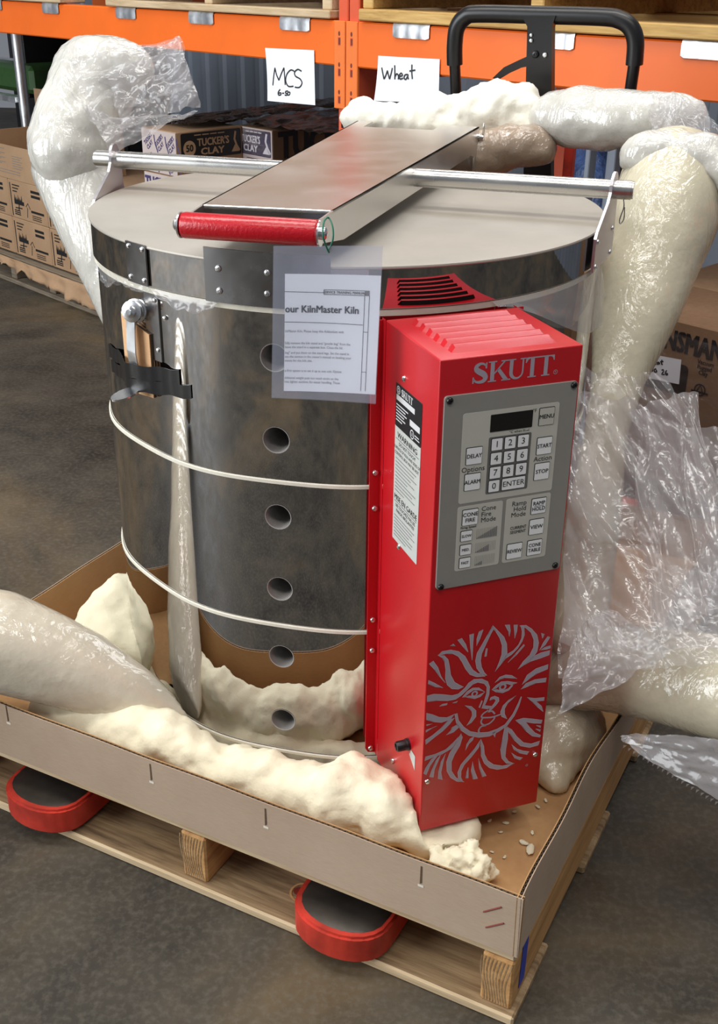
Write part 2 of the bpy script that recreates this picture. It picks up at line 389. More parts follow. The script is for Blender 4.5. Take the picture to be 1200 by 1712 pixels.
def sheet(name, mat, P00, P10, P11, P01, nu, nv, fn, parent=None, thick=0.0):
    """a bilinear sheet displaced by fn(u, v) along its normal"""
    P00, P10, P11, P01 = map(Vector, (P00, P10, P11, P01)); nn_ = (P10-P00).cross(P01-P00).normalized(); mb = MB(); vs = []
    for j in range(nv+1):
        for i in range(nu+1):
            u, v = i/nu, j/nv; p = P00*(1-u)*(1-v)+P10*u*(1-v)+P11*u*v+P01*(1-u)*v
            d = fn(u, v); p = p+nn_*d[0]+(P10-P00).normalized()*d[1]+(P01-P00).normalized()*d[2]; vs.append(p)
    fs = [(j*(nu+1)+i, j*(nu+1)+i+1, (j+1)*(nu+1)+i+1, (j+1)*(nu+1)+i) for j in range(nv) for i in range(nu)]
    mb.add(vs, fs); return mb.build(name, mat, parent, smooth=True)
def crumple(seed, amp, freq, ang=.8, stretch=.22):
    """folds that run along direction ang (radians, in the sheet's u, v) with sharp creases"""
    ca, sa_ = math.cos(ang), math.sin(ang)
    def fn(u, v):
        p = u*ca+v*sa_; q = -u*sa_+v*ca
        w1 = noise.noise(Vector((p*1.6, q*1.6, seed*3.1)))
        big = noise.noise(Vector((p*freq*stretch*1.2+w1, q*freq*.55+w1*.8, seed)))
        r1 = 1-abs(noise.noise(Vector((p*freq*stretch+w1*.7, q*freq+w1, seed+2))))*2.4
        r2 = 1-abs(noise.noise(Vector((p*freq*stretch*2.6, q*freq*2.3+w1, seed+9))))*2.4
        r3 = 1-abs(noise.noise(Vector((u*freq*2.2, v*freq*2.2, seed+13))))*2.4
        return (amp*(big*2.0+r1*.7+r2*.22+r3*.16), amp*.8*noise.noise(Vector((u*3, v*3, seed+5))), amp*.8*noise.noise(Vector((u*3, v*3, seed+6))))
    return fn

# sun emblem outlines on the box front, millimetres (across, up)
SUN=[[(-1.1,480.7),(-7.5,468),(-14.9,453.9),(-20.7,443.3),(-22.3,431.7),(-19.8,420.1),(-14,410.8),(-9,405.6),(-4.3,405.1),(-8.7,410.6),(-13,419.6),(-15.2,430.1),(-14.4,440.9),(-9.3,453.7),(-3,469.1),(-0.2,474.3)],[(-1.1,480.7),(8,469.7),(16.1,460.1),(21.1,448.2),(23,431.8),(17.2,421),(7.2,408.6),(12.4,422),(15.3,433.5),(14.8,447.5),(10.6,459.3),(4.3,470.5),(0.6,475.1)],[(23,431.8),(32.1,435.9),(39,443.4),(42.6,452.6),(42.4,463.5),(40.6,469.8),(37.9,472.7),(44.3,470),(46,456.8),(43.4,447.4),(37.6,437.7),(29.7,430.3),(21.5,426.1),(17.2,421)],[(38.5,472.6),(47.1,471.3),(56.2,463.7),(64.8,452.9),(68.4,440.1),(67.2,426.3),(62.9,420.1),(52.2,411.2),(40.8,404.5),(48,415.2),(56.9,423.4),(61.6,434.5),(60.9,446.7),(55.7,458.8),(47.4,467.5),(43.5,469.2)],[(62.9,420.1),(73.2,423.3),(86.7,424.1),(86.3,417.4),(74,415),(59.7,413.2),(50.4,409.6)],[(16.6,478.3),(23.2,476.9),(24.9,467.2),(24.2,459.4),(22.1,467.8)],[(29.5,475.6),(34.6,474.6),(34.4,465.2),(32.5,454.7),(31,465.9)],[(-33.1,473.8),(-27.7,474.2),(-27.8,460.6),(-27.3,433.8),(-30.3,451.3)],[(-49.5,469.5),(-44.2,470.7),(-38.1,460.4),(-33.8,447.7),(-40.6,456.5)],[(-14.6,477.3),(-19.9,475.5),(-22.4,465.3),(-22.3,454.5),(-18.3,464.4)],[(-55.6,464.5),(-52.1,460.9),(-59.6,462.7)],[(71.3,454.6),(76,451.6),(73.6,446.1)],[(84.6,445.2),(81.2,447.1),(75.6,438.6),(70.9,427.9),(78.9,434.9)],[(86.9,431.8),(79.2,431.2),(72.8,428.1),(81.5,427.2),(87.3,428)],[(-8.1,448.1),(-6.5,447.2),(-7.2,435.4),(-9.4,435.5)],[(46.7,442.4),(47.8,440.5),(37.4,428.7),(25.3,418.6),(35.4,430.1)],[(-76.5,451.9),(-70.4,456.4),(-58.7,456.2),(-47.6,451.5),(-38,442.1),(-31.8,429.8),(-25.6,418.4),(-17.7,411),(-6.2,407),(-7,404.5),(-19.3,406.3),(-28.9,412.1),(-36,422.7),(-41.2,433.9),(-47.2,444.1),(-54.8,449.7),(-65.7,452.1)],[(-76.5,451.9),(-67.4,449.5),(-61.7,442.3),(-59.3,431.9),(-56.8,417.4),(-50.7,404.9),(-42.9,398.5),(-37.2,394.7),(-44.5,392.8),(-53.8,395.6),(-60.7,403.2),(-63.9,414),(-64,427),(-66,439.4),(-70,447.1)],[(-87.7,441.8),(-82.5,444.6),(-75.7,433.6),(-70.5,418.5),(-63.6,406.9),(-72.3,418.9),(-80.1,431.6)],[(-87.9,416.5),(-79.2,410.1),(-66.9,400),(-78,404.2),(-87.7,410.9)],[(-88.4,392.5),(-79.4,393),(-66.4,389.4),(-53.3,384.6),(-44.1,385.1),(-35.2,392.2),(-30,399.2),(-22.8,403),(-11.5,401.1),(-2.6,394.9),(0.8,385.9),(0.7,373.6),(-1.9,363.8),(-4.5,357.1),(4.9,353.8),(6,351.8),(0.3,350.7),(-8.4,353.9),(-5.3,364.6),(-2.7,376.4),(-3,386.8),(-7.2,392.9),(-16.8,397.2),(-24.2,395.8),(-30.4,390.1),(-38.4,382.8),(-47.4,377.7),(-58.5,377.9),(-73.4,381.8),(-88.1,383.3)],[(-59.2,373.7),(-59.7,371.8),(-70.2,371.8),(-66.6,374.1)],[(-44.4,373.9),(-46.1,371.8),(-51.7,372.6)],[(-38.1,378.2),(-31.1,386.2),(-23.8,389.6),(-15.3,388),(-5.7,379.2),(-14.2,384.3),(-22.7,386.3),(-29,382.6),(-34.4,378.1)],[(-34.4,378.1),(-27.8,378.2),(-19.2,374.5),(-12.7,376.7),(-5.7,379.2),(-11.6,373.4),(-20,371.8),(-28.6,375.5)],[(4.6,380.5),(10.3,385.8),(17.6,389.9),(27.2,388.5),(41.7,382.7),(33.5,381.5),(25.5,385.4),(17.9,385.7),(11.5,381.4)],[(4.6,380.5),(11.7,378.9),(20.6,375.1),(29.1,376.3),(34.4,381.7),(35.5,380),(30.2,373.9),(20.8,371.5),(11,375.3)],[(8.4,390.8),(15.1,398.1),(23.5,399.6),(32.3,396.6),(41.1,389.5),(31.7,392.9),(22.9,395.3),(14.4,394.1)],[(2.7,363.7),(3.9,368.2),(9.6,369),(15.6,364.9),(16.4,359.4),(12.5,354.1),(7.1,349),(0.8,344.3),(4.2,350.8),(9.5,356.9),(12,361.5),(9.5,364.8),(5.1,364.6)],[(-9.3,366.6),(-8.2,365.3),(-11.4,355.2),(-12.8,356.4)],[(-47.6,354),(-44.3,354.2),(-41.7,342.1),(-33.5,329.5),(-23.4,319.5),(-11.6,314.4),(3.9,311.5),(17.4,313.5),(28.7,318.2),(39.3,332.8),(45.8,348.2),(49.4,359),(50.4,358.1),(47.2,343.6),(41.5,329),(31.8,315.3),(19.7,308.6),(6.4,304.4),(-9.2,306.2),(-25,313.5),(-37,325),(-44.4,338.5)],[(-33.6,364.1),(-24,360.3),(-16.8,351.7),(-16.2,342.1),(-22.4,334.1),(-29.2,330.5),(-24.5,337.8),(-21.6,345.5),(-22.5,352),(-27.6,358.5)],[(41.8,362.2),(31.5,357.9),(23.4,350.4),(20.2,340.6),(22.8,332.5),(31,326.7),(26.4,335.9),(25.7,344.5),(29.9,353),(37.2,358.7)],[(-88.3,365.3),(-79.8,360.8),(-70.3,354.3),(-59,350.9),(-47.6,354),(-53.2,347),(-66.2,345),(-77.5,348.8),(-87.8,354.5)],[(-47.7,347.7),(-54.7,339),(-63.6,330.7),(-74.5,323.9),(-87.7,314.6),(-88,322.1),(-78.4,327),(-67.6,334.8),(-56.9,345.8)],[(-72.5,340.7),(-78.9,339.8),(-88,334.7),(-88.1,337.9)],[(-79.2,346.1),(-87.4,345),(-87.5,346.7)],[(-42.3,335.9),(-41.1,330.3),(-48.3,324.7),(-58.6,322.6),(-52.3,327.8),(-50.6,332.7)],[(-36.4,319.5),(-34.5,312.7),(-37.5,299.5),(-44.5,287.2),(-48.7,275.3),(-47.9,259.7),(-40.5,246.6),(-27.2,235.2),(-38.1,239.3),(-48.3,248.8),(-54.3,261.5),(-55.8,277.2),(-51.4,292.3),(-43.6,306.4)],[(-40.3,315.2),(-43.6,306.4),(-50.7,297.5),(-63.7,292.3),(-76.8,290.4),(-88,287.9),(-86.9,294.1),(-73.3,294.8),(-58.4,298.4),(-45.6,309.1)],[(-66.6,293.1),(-73.8,286.3),(-80,277.2),(-85.1,263.3),(-88.5,266.8),(-85.7,276.5),(-78.6,287.6)],[(-64.7,292.6),(-68.9,280.7),(-73.1,269.8),(-74.4,255.9),(-79.7,258.9),(-76.9,269.8),(-71.8,283.6)],[(-58,291.9),(-61.1,276.4),(-63.3,261.7),(-60.7,248.2),(-67,252.1),(-66.8,264.9),(-64.1,279.4)],[(-17.1,309.3),(-18.7,304.3),(-24.1,299.3),(-28.7,289),(-27.1,300),(-22.7,307.5)],[(-6.5,302.7),(-9.1,288.9),(-18.9,276.1),(-28.9,265.6),(-33.2,255.7),(-33,244.6),(-28.2,235.4),(-36.4,243.3),(-38,254.8),(-33.8,266.9),(-23.9,278.6),(-14,290.1)],[(-6.5,302.7),(-1.3,289),(0.5,275.4),(6.2,262.9),(15.7,253.7),(30,247.6),(48,247.3),(36.4,242.5),(22.4,243.4),(10.1,249.6),(1.6,259.7),(-4.3,274.5),(-6.3,290.3)],[(-22.8,259.6),(-21.7,240.4),(-25.6,241.4),(-24.8,251.2)],[(-16.5,267.8),(-13.6,252.7),(-7.1,235.2),(-14.2,236.5),(-17.9,251.6)],[(-8,271),(-3,254.2),(6,236.6),(0.1,236.6),(-5.4,252.7)],[(28.9,316),(33,312.8),(34.5,292.9),(32.9,275.7),(32.9,262.5),(38.6,253.1),(48.5,246.7),(35.8,250.5),(28,261.5),(24.8,277.8),(26.5,294.9)],[(28.9,316),(39.3,306.9),(48.4,292.6),(59.3,279.9),(71.8,274.5),(85.4,275.9),(83.3,269.3),(70.3,268.7),(55.7,275.3),(44.8,288.1),(36.8,301)],[(41.3,281.3),(50.1,271.3),(60.6,265.2),(69.9,261.6),(67.2,257.4),(54.7,263.4),(46.1,271.2)],[(42,267.2),(51.1,258.1),(60.5,253.4),(56.8,250.5),(48.3,256.1)],[(15.6,310.7),(14.8,300.5),(10.3,308.8)],[(44.1,321.3),(55.8,321.8),(70.1,317),(85.9,310.9),(85,305.9),(72.7,309.4),(60.4,314.2),(67.3,303.2),(76.2,292.1),(85.9,285.3),(85.1,282.6),(72.7,287.6),(61.7,299.1),(52.7,312.2)],[(84.3,302.2),(77.1,304.4),(84.7,298.8)],[(85,295.4),(76.7,298.6),(84.3,292.3)],[(58.9,355.2),(71,350.7),(85.6,348.9),(85.4,344.1),(73.5,345.2),(82.3,335.2),(86.2,325.2),(76.3,335.5),(66.4,347.5)],[(48.2,371.2),(54.9,378.6),(68.2,381.8),(85.6,380.6),(85.2,374.4),(70.7,376),(59.3,373.4)],[(49.2,377.9),(55.7,391.9),(68.6,399.4),(86.3,402),(86.1,395),(71.3,391.5),(60.1,385.7)]]
SUN_STROKES=[[(1.5,347.9),(-5.9,343.8),(-7.5,338.9),(0.3,336.3),(10,335.2),(22.4,336.9)],[(2.6,344.9),(7.4,345.2),(12,339.4)],[(-6.4,336.5),(-7.9,330.5),(-3.7,325.2),(4,325.4),(10.4,330.2),(12,334.1)],[(0.2,323.6),(-7,323.5),(-10.6,318.4),(-9.3,313.1)]]
SUN_IRIS=[[(-20.4,379.6),(20.5,381)]][0]

# ================================================================== THE SETTING
Zv = Vector((0, 0, 1))
def slab(name, x0, x1, y0, y1, z0, z1, mat, kind='structure'):
    mb = MB(); mb.add(boxv(x0, x1, y0, y1, z0, z1), BOXF); o = mb.build(name, mat); return tag(o, kind=kind)
slab('floor', -9, 9, -9, 9, -.06, 0, M['floor'])
# rack frame: s along the rack, q out of its front, z up
RTH = -.7258; RX = Vector((math.cos(RTH), math.sin(RTH), 0)); RN = Vector((math.sin(RTH), -math.cos(RTH), 0)); RO = Vector((0, 1.535, 0))
def rk(s, q, z): return RO+RX*s+RN*q+Zv*z
def rks(u, v, q=0.0):
    X = atp(u, v, RO+RN*q, RN); return (X-RO).dot(RX), X.z
def back_wall():
    mb = MB(); vs = []; n = 0; s = -6.0
    prof = [(0, 0), (.11, 0), (.125, .02), (.165, .02), (.18, 0)]
    xs = []
    while s < 3.6:
        for a, h in prof[:-1]: xs.append((s+a, h))
        s += .18
    for a, h in xs: vs += [rk(a, -2.2+h, 0), rk(a, -2.2+h, 3.2)]
    mb.add(vs, [(2*i, 2*i+2, 2*i+3, 2*i+1) for i in range(len(xs)-1)])
    return tag(mb.build('wall_back', M['wall']), kind='structure')
back_wall()

# ================================================================== THE KILN
KR, LR = .3807, .3876                # jacket and lid radius
HZ, HP, HA = .21, .1143, math.radians(-98.96)   # lowest peep hole, hole pitch, hole azimuth
SEAM, LTOP = .849, .905
kiln = empty('electric_kiln', (0, 0, .12), 'round polished steel pottery kiln with grey lid and red control box', 'kiln')
def cyl(az, z, R): return Vector((R*math.cos(az), R*math.sin(az), z))
RJ0, RJA = .3818, .0023              # the jacket wraps ten flat brick sides: slightly ten-sided with soft corners
def RJ(az): return RJ0-RJA*math.cos(10*(az-HA))
def RJn(az):
    d = 10*RJA*math.sin(10*(az-HA))/RJ(az); return (Vector((math.cos(az), math.sin(az), 0))-d*Vector((-math.sin(az), math.cos(az), 0))).normalized()
def jacket():
    dz = HP/11; da = math.radians(1.5); mb = MB(); z0 = HZ-8*dz; nz = 8+61
    A = [HA+da*i for i in range(240)]; idx = {}
    def vid(i, j):
        i %= 240
        if (i, j) not in idx: idx[(i, j)] = len(mb.v); mb.v.append(tuple(cyl(A[i], z0+dz*j, RJ(A[i]))))
        return idx[(i, j)]
    hole = set()
    for h in range(6):
        jc = 8+11*h
        for i in range(-4, 4):
            for j in range(jc-4, jc+4): hole.add((i % 240, j))
    for j in range(nz):
        for i in range(240):
            if (i, j) in hole: continue
            mb.f.append((vid(i, j), vid(i+1, j), vid(i+1, j+1), vid(i, j+1))); mb.m.append(0)
    hr = .0185
    for h in range(6):
        jc = 8+11*h
        per = [(i, jc-4) for i in range(-4, 4)]+[(4, j) for j in range(jc-4, jc+4)]+[(i, jc+4) for i in range(4, -4, -1)]+[(-4, j) for j in range(jc+4, jc-4, -1)]
        rings = [[vid(*p) for p in per]]
        for t in (.5, 1.0):
            r = []
            for (i, j) in per:
                ax, az_ = i*da*KR, (j-jc)*dz; L = math.hypot(ax, az_); k = (1-t)+t*hr/L
                r.append(len(mb.v)); mb.v.append(tuple(cyl(HA+ax*k/KR, z0+dz*jc+az_*k, RJ(HA+ax*k/KR))))
            rings.append(r)
        for a, b in zip(rings, rings[1:]):
            for k in range(32): mb.f.append((a[k], a[(k+1) % 32], b[(k+1) % 32], b[k])); mb.m.append(0)
    me = mb.mesh('jacket', smooth=True)
    me.normals_split_custom_set_from_vertices([RJn(math.atan2(v.co.y, v.co.x)) for v in me.vertices])
    return link('jacket', me, M['mirror'], kiln)
jacket()
for h in range(6):
    ax = cyl(HA, 0, 1.0); c = cyl(HA, HZ+h*HP, RJ(HA)+.0003)
    mb = MB(); seg = 24; a = Vector((-ax.y, ax.x, 0)); vs = []
    for r, dpt in ((.0192, .0004), (.0180, .0), (.0176, -.075), (.0, -.075)):
        for k in range(seg):
            t = 2*math.pi*k/seg; p = c+a*(r*math.cos(t))+Zv*(r*math.sin(t)); 
            daz = r*math.cos(t)/KR; p = p+ax*(RJ(HA+daz)*math.cos(daz)-RJ(HA))+ax*dpt; vs.append(p)
    mb.add(vs, [(i*seg+k, i*seg+(k+1) % seg, (i+1)*seg+(k+1) % seg, (i+1)*seg+k) for i in range(3) for k in range(seg)])
    mb.build('peep_hole', M['holewall'], kiln, ang=40)
def band(name, mat, az0, az1, z0, z1, R, parent, n=None, thick=.0015, z0f=None, z1f=None, Rf=None):
    """a thin curved strip, azimuths in degrees"""
    n = n or max(4, int(abs(az1-az0)/2)); mb = MB(); vs = []
    for i in range(n+1):
        t = i/n; az = math.radians(az0+(az1-az0)*t); zz0 = z0 if z0f is None else z0f(t); zz1 = z1 if z1f is None else z1f(t); r = R if Rf is None else Rf(t)
        vs += [cyl(az, zz0, r), cyl(az, zz1, r), cyl(az, zz1, r+thick), cyl(az, zz0, r+thick)]
    fs = []
    for i in range(n):
        a, b = 4*i, 4*i+4
        fs += [(a, a+1, b+1, b), (a+1, a+2, b+2, b+1), (a+2, a+3, b+3, b+2), (a+3, a, b, b+3)]
    fs += [(0, 3, 2, 1), (4*n, 4*n+1, 4*n+2, 4*n+3)]
    mb.add(vs, fs); return mb.build(name, mat, parent, ang=40)
# seam, lid band and lid top
def ring(name, mat, prof, parent, seg=240):
    mb = MB(); vs = []
    for r, z in prof:
        for k in range(seg): vs.append(cyl(2*math.pi*k/seg, z, r))
    mb.add(vs, [(i*seg+k, i*seg+(k+1) % seg, (i+1)*seg+(k+1) % seg, (i+1)*seg+k) for i in range(len(prof)-1) for k in range(seg)])
    return mb.build(name, mat, parent, ang=30)
ring('gasket_strip', M['white_ref'], [(KR-.03, SEAM-.007), (KR+.0052, SEAM-.007), (KR+.0052, SEAM+.001), (KR-.03, SEAM+.001)], kiln)
lid = ring('lid', M['mirror'], [(LR-.04, SEAM+.002), (LR-.001, SEAM+.002), (LR, SEAM+.003), (LR, LTOP-.004), (LR-.002, LTOP-.003)], kiln)
o = ring('lid_top', M['lidtop'], [(LR-.004, LTOP-.0035), (LR+.0012, LTOP-.0035), (LR+.0018, LTOP-.002), (LR+.0012, LTOP), (LR-.003, LTOP+.0008), (.2, LTOP+.001), (.0001, LTOP+.001)], lid); o['label'] = 'matt grey lid top'
ring('bottom_slab', M['brick'], [(.0001, .12), (KR-.004, .12), (KR-.004, .135), (KR-.01, .14)], kiln)
# front lid plate with screws
plate = band('lift_mount_plate', M['plate'], -112.2, -87.7, SEAM+.001, .919, LR+.001, kiln, 20, .002)
for u, v in ((365, 449), (447, 456), (367, 486), (447, 491)):
    d = ray(u, v); o_ = CAM; R = LR+.003; a = d.x**2+d.y**2; b = 2*(o_.x*d.x+o_.y*d.y); c = o_.x**2+o_.y**2-R*R
    X = o_+d*((-b-math.sqrt(b*b-4*a*c))/(2*a)); screw('screw', X, Vector((X.x, X.y, 0)), .0042, parent=plate)
for az in (-92.3,):
    for z in (.866, .889): X = cyl(math.radians(az), z, LR+.003); screw('screw', X, Vector((X.x, X.y, 0)), .0042, parent=plate)
# lift bar and end brackets
BX = Vector((.98, -.2, 0)).normalized(); BY = Vector((.2, .98, 0)).normalized(); BC = Vector((0, .0145, .95))
bar = otube('lift_bar', M['chrome'], [BC+BX*(-.428), BC+BX*(-.4265), BC+BX*(-.426), BC+BX*.424, BC+BX*.4245, BC+BX*.427], [.0125, .0125, .0135, .0135, .0125, .0125], kiln, 28)
def bracket(sg):
    """plate bolted flat to the lid side, leaning back to carry the bar; (t along the lid tangent, z)"""
    az = math.radians(-18 if sg > 0 else 177); bx = cyl(az, 0, 1); by = Vector((-bx.y, bx.x, 0))*sg; ct = bx*(LR+.0022)
    be = BC+BX*((.392 if sg > 0 else -.394)); tb = (be-ct).dot(by)
    prof = [(-.042, .852), (-.042, .898), (-.034, .906), (tb-.034, .936)]
    for k in range(9):
        t = math.radians(190-200*k/8); prof.append((tb+.022*math.cos(t), .953+.022*math.sin(t)))
    prof += [(tb+.026, .94), (tb+.03, .90), (tb+.03, .852)]
    mb = MB(); n = len(prof)
    vs = [ct+bx*x+by*p[0]+Zv*p[1] for x in (0, .004) for p in prof]
    mb.add(vs, [tuple(range(n-1, -1, -1)), tuple(range(n, 2*n))]+[(i, (i+1) % n, n+(i+1) % n, n+i) for i in range(n)])
    br = mb.build('bar_bracket', M['bracket'], kiln)
    for py, pz in ((-.033, .893), (-.033, .858), (tb+.01, .893), (tb+.01, .858)): screw('bracket_screw', ct+bx*.004+by*py+Zv*pz, bx, .0036, parent=br)
    return br
brR = bracket(1); brL = bracket(-1)
p0 = BC+BX*.414+Zv*(-.012)
otube('cotter_pin', M['bolt'], catmull([p0, p0+Zv*-.012+BX*.002, p0+Zv*-.03+BX*-.002, p0+Zv*-.036, p0+Zv*-.028+BX*.004, p0+Zv*-.012+BX*.003]), .0009, brR, 6)
disc_stack('bracket_bolt', M['bolt'], BC+BX*-.396+BY*.0+Zv*-.035, -BX, [(.010, 0), (.010, .003), (.006, .0035), (.006, .008), (0, .009)], brL)
# lift channel
g0 = atz(304, 376, .955); g1 = atz(534, 390, .955); gd = (g1-g0).normalized()
def channel():
    mb = MB(); ztop = .9705
    fl, fr = atz(337, 342, ztop), atz(557, 352, ztop); bl, brr = atz(597, 202, ztop), atz(801, 212, ztop)
    ld = (bl-fl); rd = (brr-fr); t = .0025
    # cut out at the rear of the top
    cl0, cl1 = bl*.87+brr*.13, bl*.30+brr*.70
    rear_in = .09
    def lerp(a, b, k): return a*(1-k)+b*k
    inl = lerp(cl0, lerp(fl, fr, .13), rear_in); inr = lerp(cl1, lerp(fl, fr, .70), rear_in)
    top = [fl, fr, brr, cl1, inr, inl, cl0, bl]
    n = len(top); mb.add([p for p in top]+[p-Zv*t for p in top], [tuple(range(n)), tuple(range(2*n-1, n-1, -1))]+[(i, n+i, n+(i+1) % n, (i+1) % n) for i in range(n)])
    ch = mb.build('lift_channel', M['brushed'], kiln)
    tip = .085
    for (a, b, sgn) in ((fl, bl, 1), (fr, brr, -1)):
        d = (b-a).normalized(); inn = (fr-fl).normalized()*sgn*t
        # outline (distance along channel, height): cheeks run on past the top to carry the grip
        L = (b-a).length
        sg = (g0-Vector((a.x, a.y, .955))).dot(d) if sgn > 0 else (g1-Vector((a.x, a.y, .955))).dot(d); rc = .0140
        prof = [(sg+rc*math.cos(math.radians(t_)), .955+rc*math.sin(math.radians(t_))) for t_ in (70, 95, 120, 150, 180, 210, 240, 265, 285)][::-1]
        prof += [(0, ztop), (L, ztop), (L+.002, ztop-.004), (L+.002, ztop-.075), (L-.03, ztop-.075), (L-.03, ztop-.05), (L-.06, ztop-.043), (.3, ztop-.043), (.04, ztop-.043)]
        m2 = MB(); n = len(prof)
        pp = [Vector((a.x, a.y, 0))+Vector((d.x, d.y, 0))*s_+Zv*z_ for s_, z_ in prof]
        m2.add([p for p in pp]+[p+inn for p in pp], [tuple(range(n)), tuple(range(2*n-1, n-1, -1))]+[(i, (i+1) % n, n+(i+1) % n, n+i) for i in range(n)])
        m2.build('channel_cheek', M['brushed'], ch)
    # bright folded front lip
    m3 = MB(); tube(m3, [fl+(fr-fl)*.02-Zv*.002, fr-(fr-fl)*.02-Zv*.002], .0025, 10); m3.build('folded_lip', M['chrome'], ch)
    m4 = MB(); m4.add([fl-Zv*.004, fr-Zv*.004, fr-Zv*.02+BY*.004, fl-Zv*.02+BY*.004], [(0, 1, 2, 3)]); m4.build('lip_return', M['plate'], ch)
    # latch pin at the rear right and slot screws
    q = brr-Zv*.018
    disc_stack('hinge_pin', M['bolt'], q, (brr-bl), [(.006, 0), (.006, .003), (.0035, .003), (.0035, .009), (0, .01)], ch)
    otube('pin_clip', M['bolt'], catmull([q+BX*.007, q+BX*.008+Zv*.02, q+BX*.009+Zv*.024, q+BX*.010+Zv*.012, q+BX*.008]), .0008, ch, 6)
    return ch, fl, fr
ch, CFL, CFR = channel()
grip = otube('grip_handle', M['redgrip'], [g0, g0+gd*.002, g0+gd*.004, g1-gd*.004, g1-gd*.002, g1], [.0125, .0148, .0155, .0155, .0148, .0125], kiln, 28)
grip['label'] = 'textured red grip bar'
for p, s in ((g0, -1), (g1, 1)):
    disc_stack('grip_washer', M['bolt'], p, gd*s, [(.0155, 0), (.0155, .002), (.0075, .0025), (.0075, .0075), (.0055, .0095), (.0, .0105)], grip)
# hasp plate on the lid, latch on the body
hp = band('hasp_plate', M['plate'], -133.6, -127.0, SEAM+.003, .906, LR+.001, kiln, 6, .0025)
for az in (-132.6, -128.1):
    for z in (.859, .9): X = cyl(math.radians(az), z, LR+.0035); screw('screw', X, Vector((X.x, X.y, 0)), .0036, parent=hp)
lp = band('latch_plate', M['plate'], -130.0, -125.6, .748, .842, KR+.001, kiln, 6, .0025)
for az, z in ((-126.6, .833), (-126.6, .764), (-123.9, .812)): X = cyl(math.radians(az), z, KR+.0035); screw('screw', X, Vector((X.x, X.y, 0)), .0034, parent=lp)
la = math.radians(-132.2); lax = cyl(la, 0, 1); lat = Vector((-lax.y, lax.x, 0)); lc = cyl(la, .812, KR+.001)
lb_ax = (lax*.55+(CAM-lc).normalized()*.6).normalized()
latch = disc_stack('draw_latch', M['bolt'], lc+lax*.002, lb_ax, [(.015, 0), (.015, .006), (.0165, .007), (.0165, .011), (.0125, .012), (.0125, .017), (.0145, .018), (.0145, .022), (.008, .023), (.008, .028), (.004, .029), (.004, .031), (0, .031)], kiln, 24)
def latch_arm():
    mb = MB(); pts = [(.012, .014), (-.02, .017), (-.055, .019), (-.085, .016), (-.108, .014)]
    vs = []
    for dz_, out in pts:
        base = cyl(la, .812+dz_, KR)+lax*out
        for a in (-.0105, .0105):
            for t in (0, .002): vs.append(base+lat*a+lax*t)
    fs = []
    for i in range(len(pts)-1):
        a, b = 4*i, 4*i+4; fs += [(a+1, a+3, b+3, b+1), (a, b, b+2, a+2), (a, a+1, b+1, b), (a+2, b+2, b+3, a+3)]
    mb.add(vs, fs); mb.build('latch_arm', M['galv'], latch)
    c = cyl(la, .700, KR)+lax*.014; m2 = MB(); n = 14; top = []
    for k in range(n):
        t = 2*math.pi*k/n; top.append(c+lat*(.0145*math.cos(t))+lax*(.022+.022*math.sin(t))-Zv*.004*math.sin(t))
    m2.add(top+[p-Zv*.0025 for p in top], [tuple(range(n)), tuple(range(2*n-1, n-1, -1))]+[(i, n+i, n+(i+1) % n, (i+1) % n) for i in range(n)])
    m2.build('latch_tab', M['bolt'], latch, ang=40)
latch_arm()
# ------------------------------------------------------------------ control box
PB = -1.136422; BN = Vector((math.cos(PB), math.sin(PB), 0)); BT = Vector((-BN.y, BN.x, 0)); BD, BW = .563542, .181369; BZ0, BZ1 = .1658, .8438; BK = .398
def bp(d, b, z): return BN*d+BT*b+Zv*z
def control_box():
    bm = bmesh.new(); hw = BW/2
    vs = [bm.verts.new(bp(d, b, z)) for z in (BZ0, BZ1) for d, b in ((BK, -hw), (BD, -hw), (BD, hw), (BK, hw))]
    for f in BOXF: bm.faces.new([vs[i] for i in f])
    bmesh.ops.recalc_face_normals(bm, faces=bm.faces)
    bmesh.ops.bevel(bm, geom=[e for e in bm.edges], offset=.0018, segments=3, affect='EDGES', profile=.5)
    me = bpy.data.meshes.new('control_box'); bm.to_mesh(me); bm.free(); me.shade_smooth(); me.set_sharp_from_angle(angle=math.radians(40))
    return link('control_box', me, M['red'], kiln)
cb = control_box(); cb['label'] = 'tall red control box'
# mounting flanges against the kiln
for s in (-1, 1):
    mb = MB(); b0, b1 = s*BW/2, s*(BW/2+.0145); z0, z1 = BZ0+.012, BZ1-.003
    prof = [(b0, z0-.006), (b1-s*.004, z0-.003), (b1, z0+.004), (b1, z1), (b0, z1)]
    n = 5; mb.add([bp(BK-.012+dd, b, z) for dd in (0, .002) for b, z in prof], [tuple(range(n)), tuple(range(2*n-1, n-1, -1))]+[(i, (i+1) % n, n+(i+1) % n, n+i) for i in range(n)])
    mb.add([bp(BK-.012, b0, BZ0+.006), bp(BK, b0, BZ0+.006), bp(BK, b0, BZ1), bp(BK-.012, b0, BZ1)], [(0, 1, 2, 3)])
    fl = mb.build('mounting_flange', M['red'], cb)
    for z in ((.634, .5815, .4066, .3554, .1815) if s < 0 else (.6, .38, .19)):
        screw('screw', bp(BK-.010, s*(BW/2+.0065), z), BN, .0042, parent=cb)
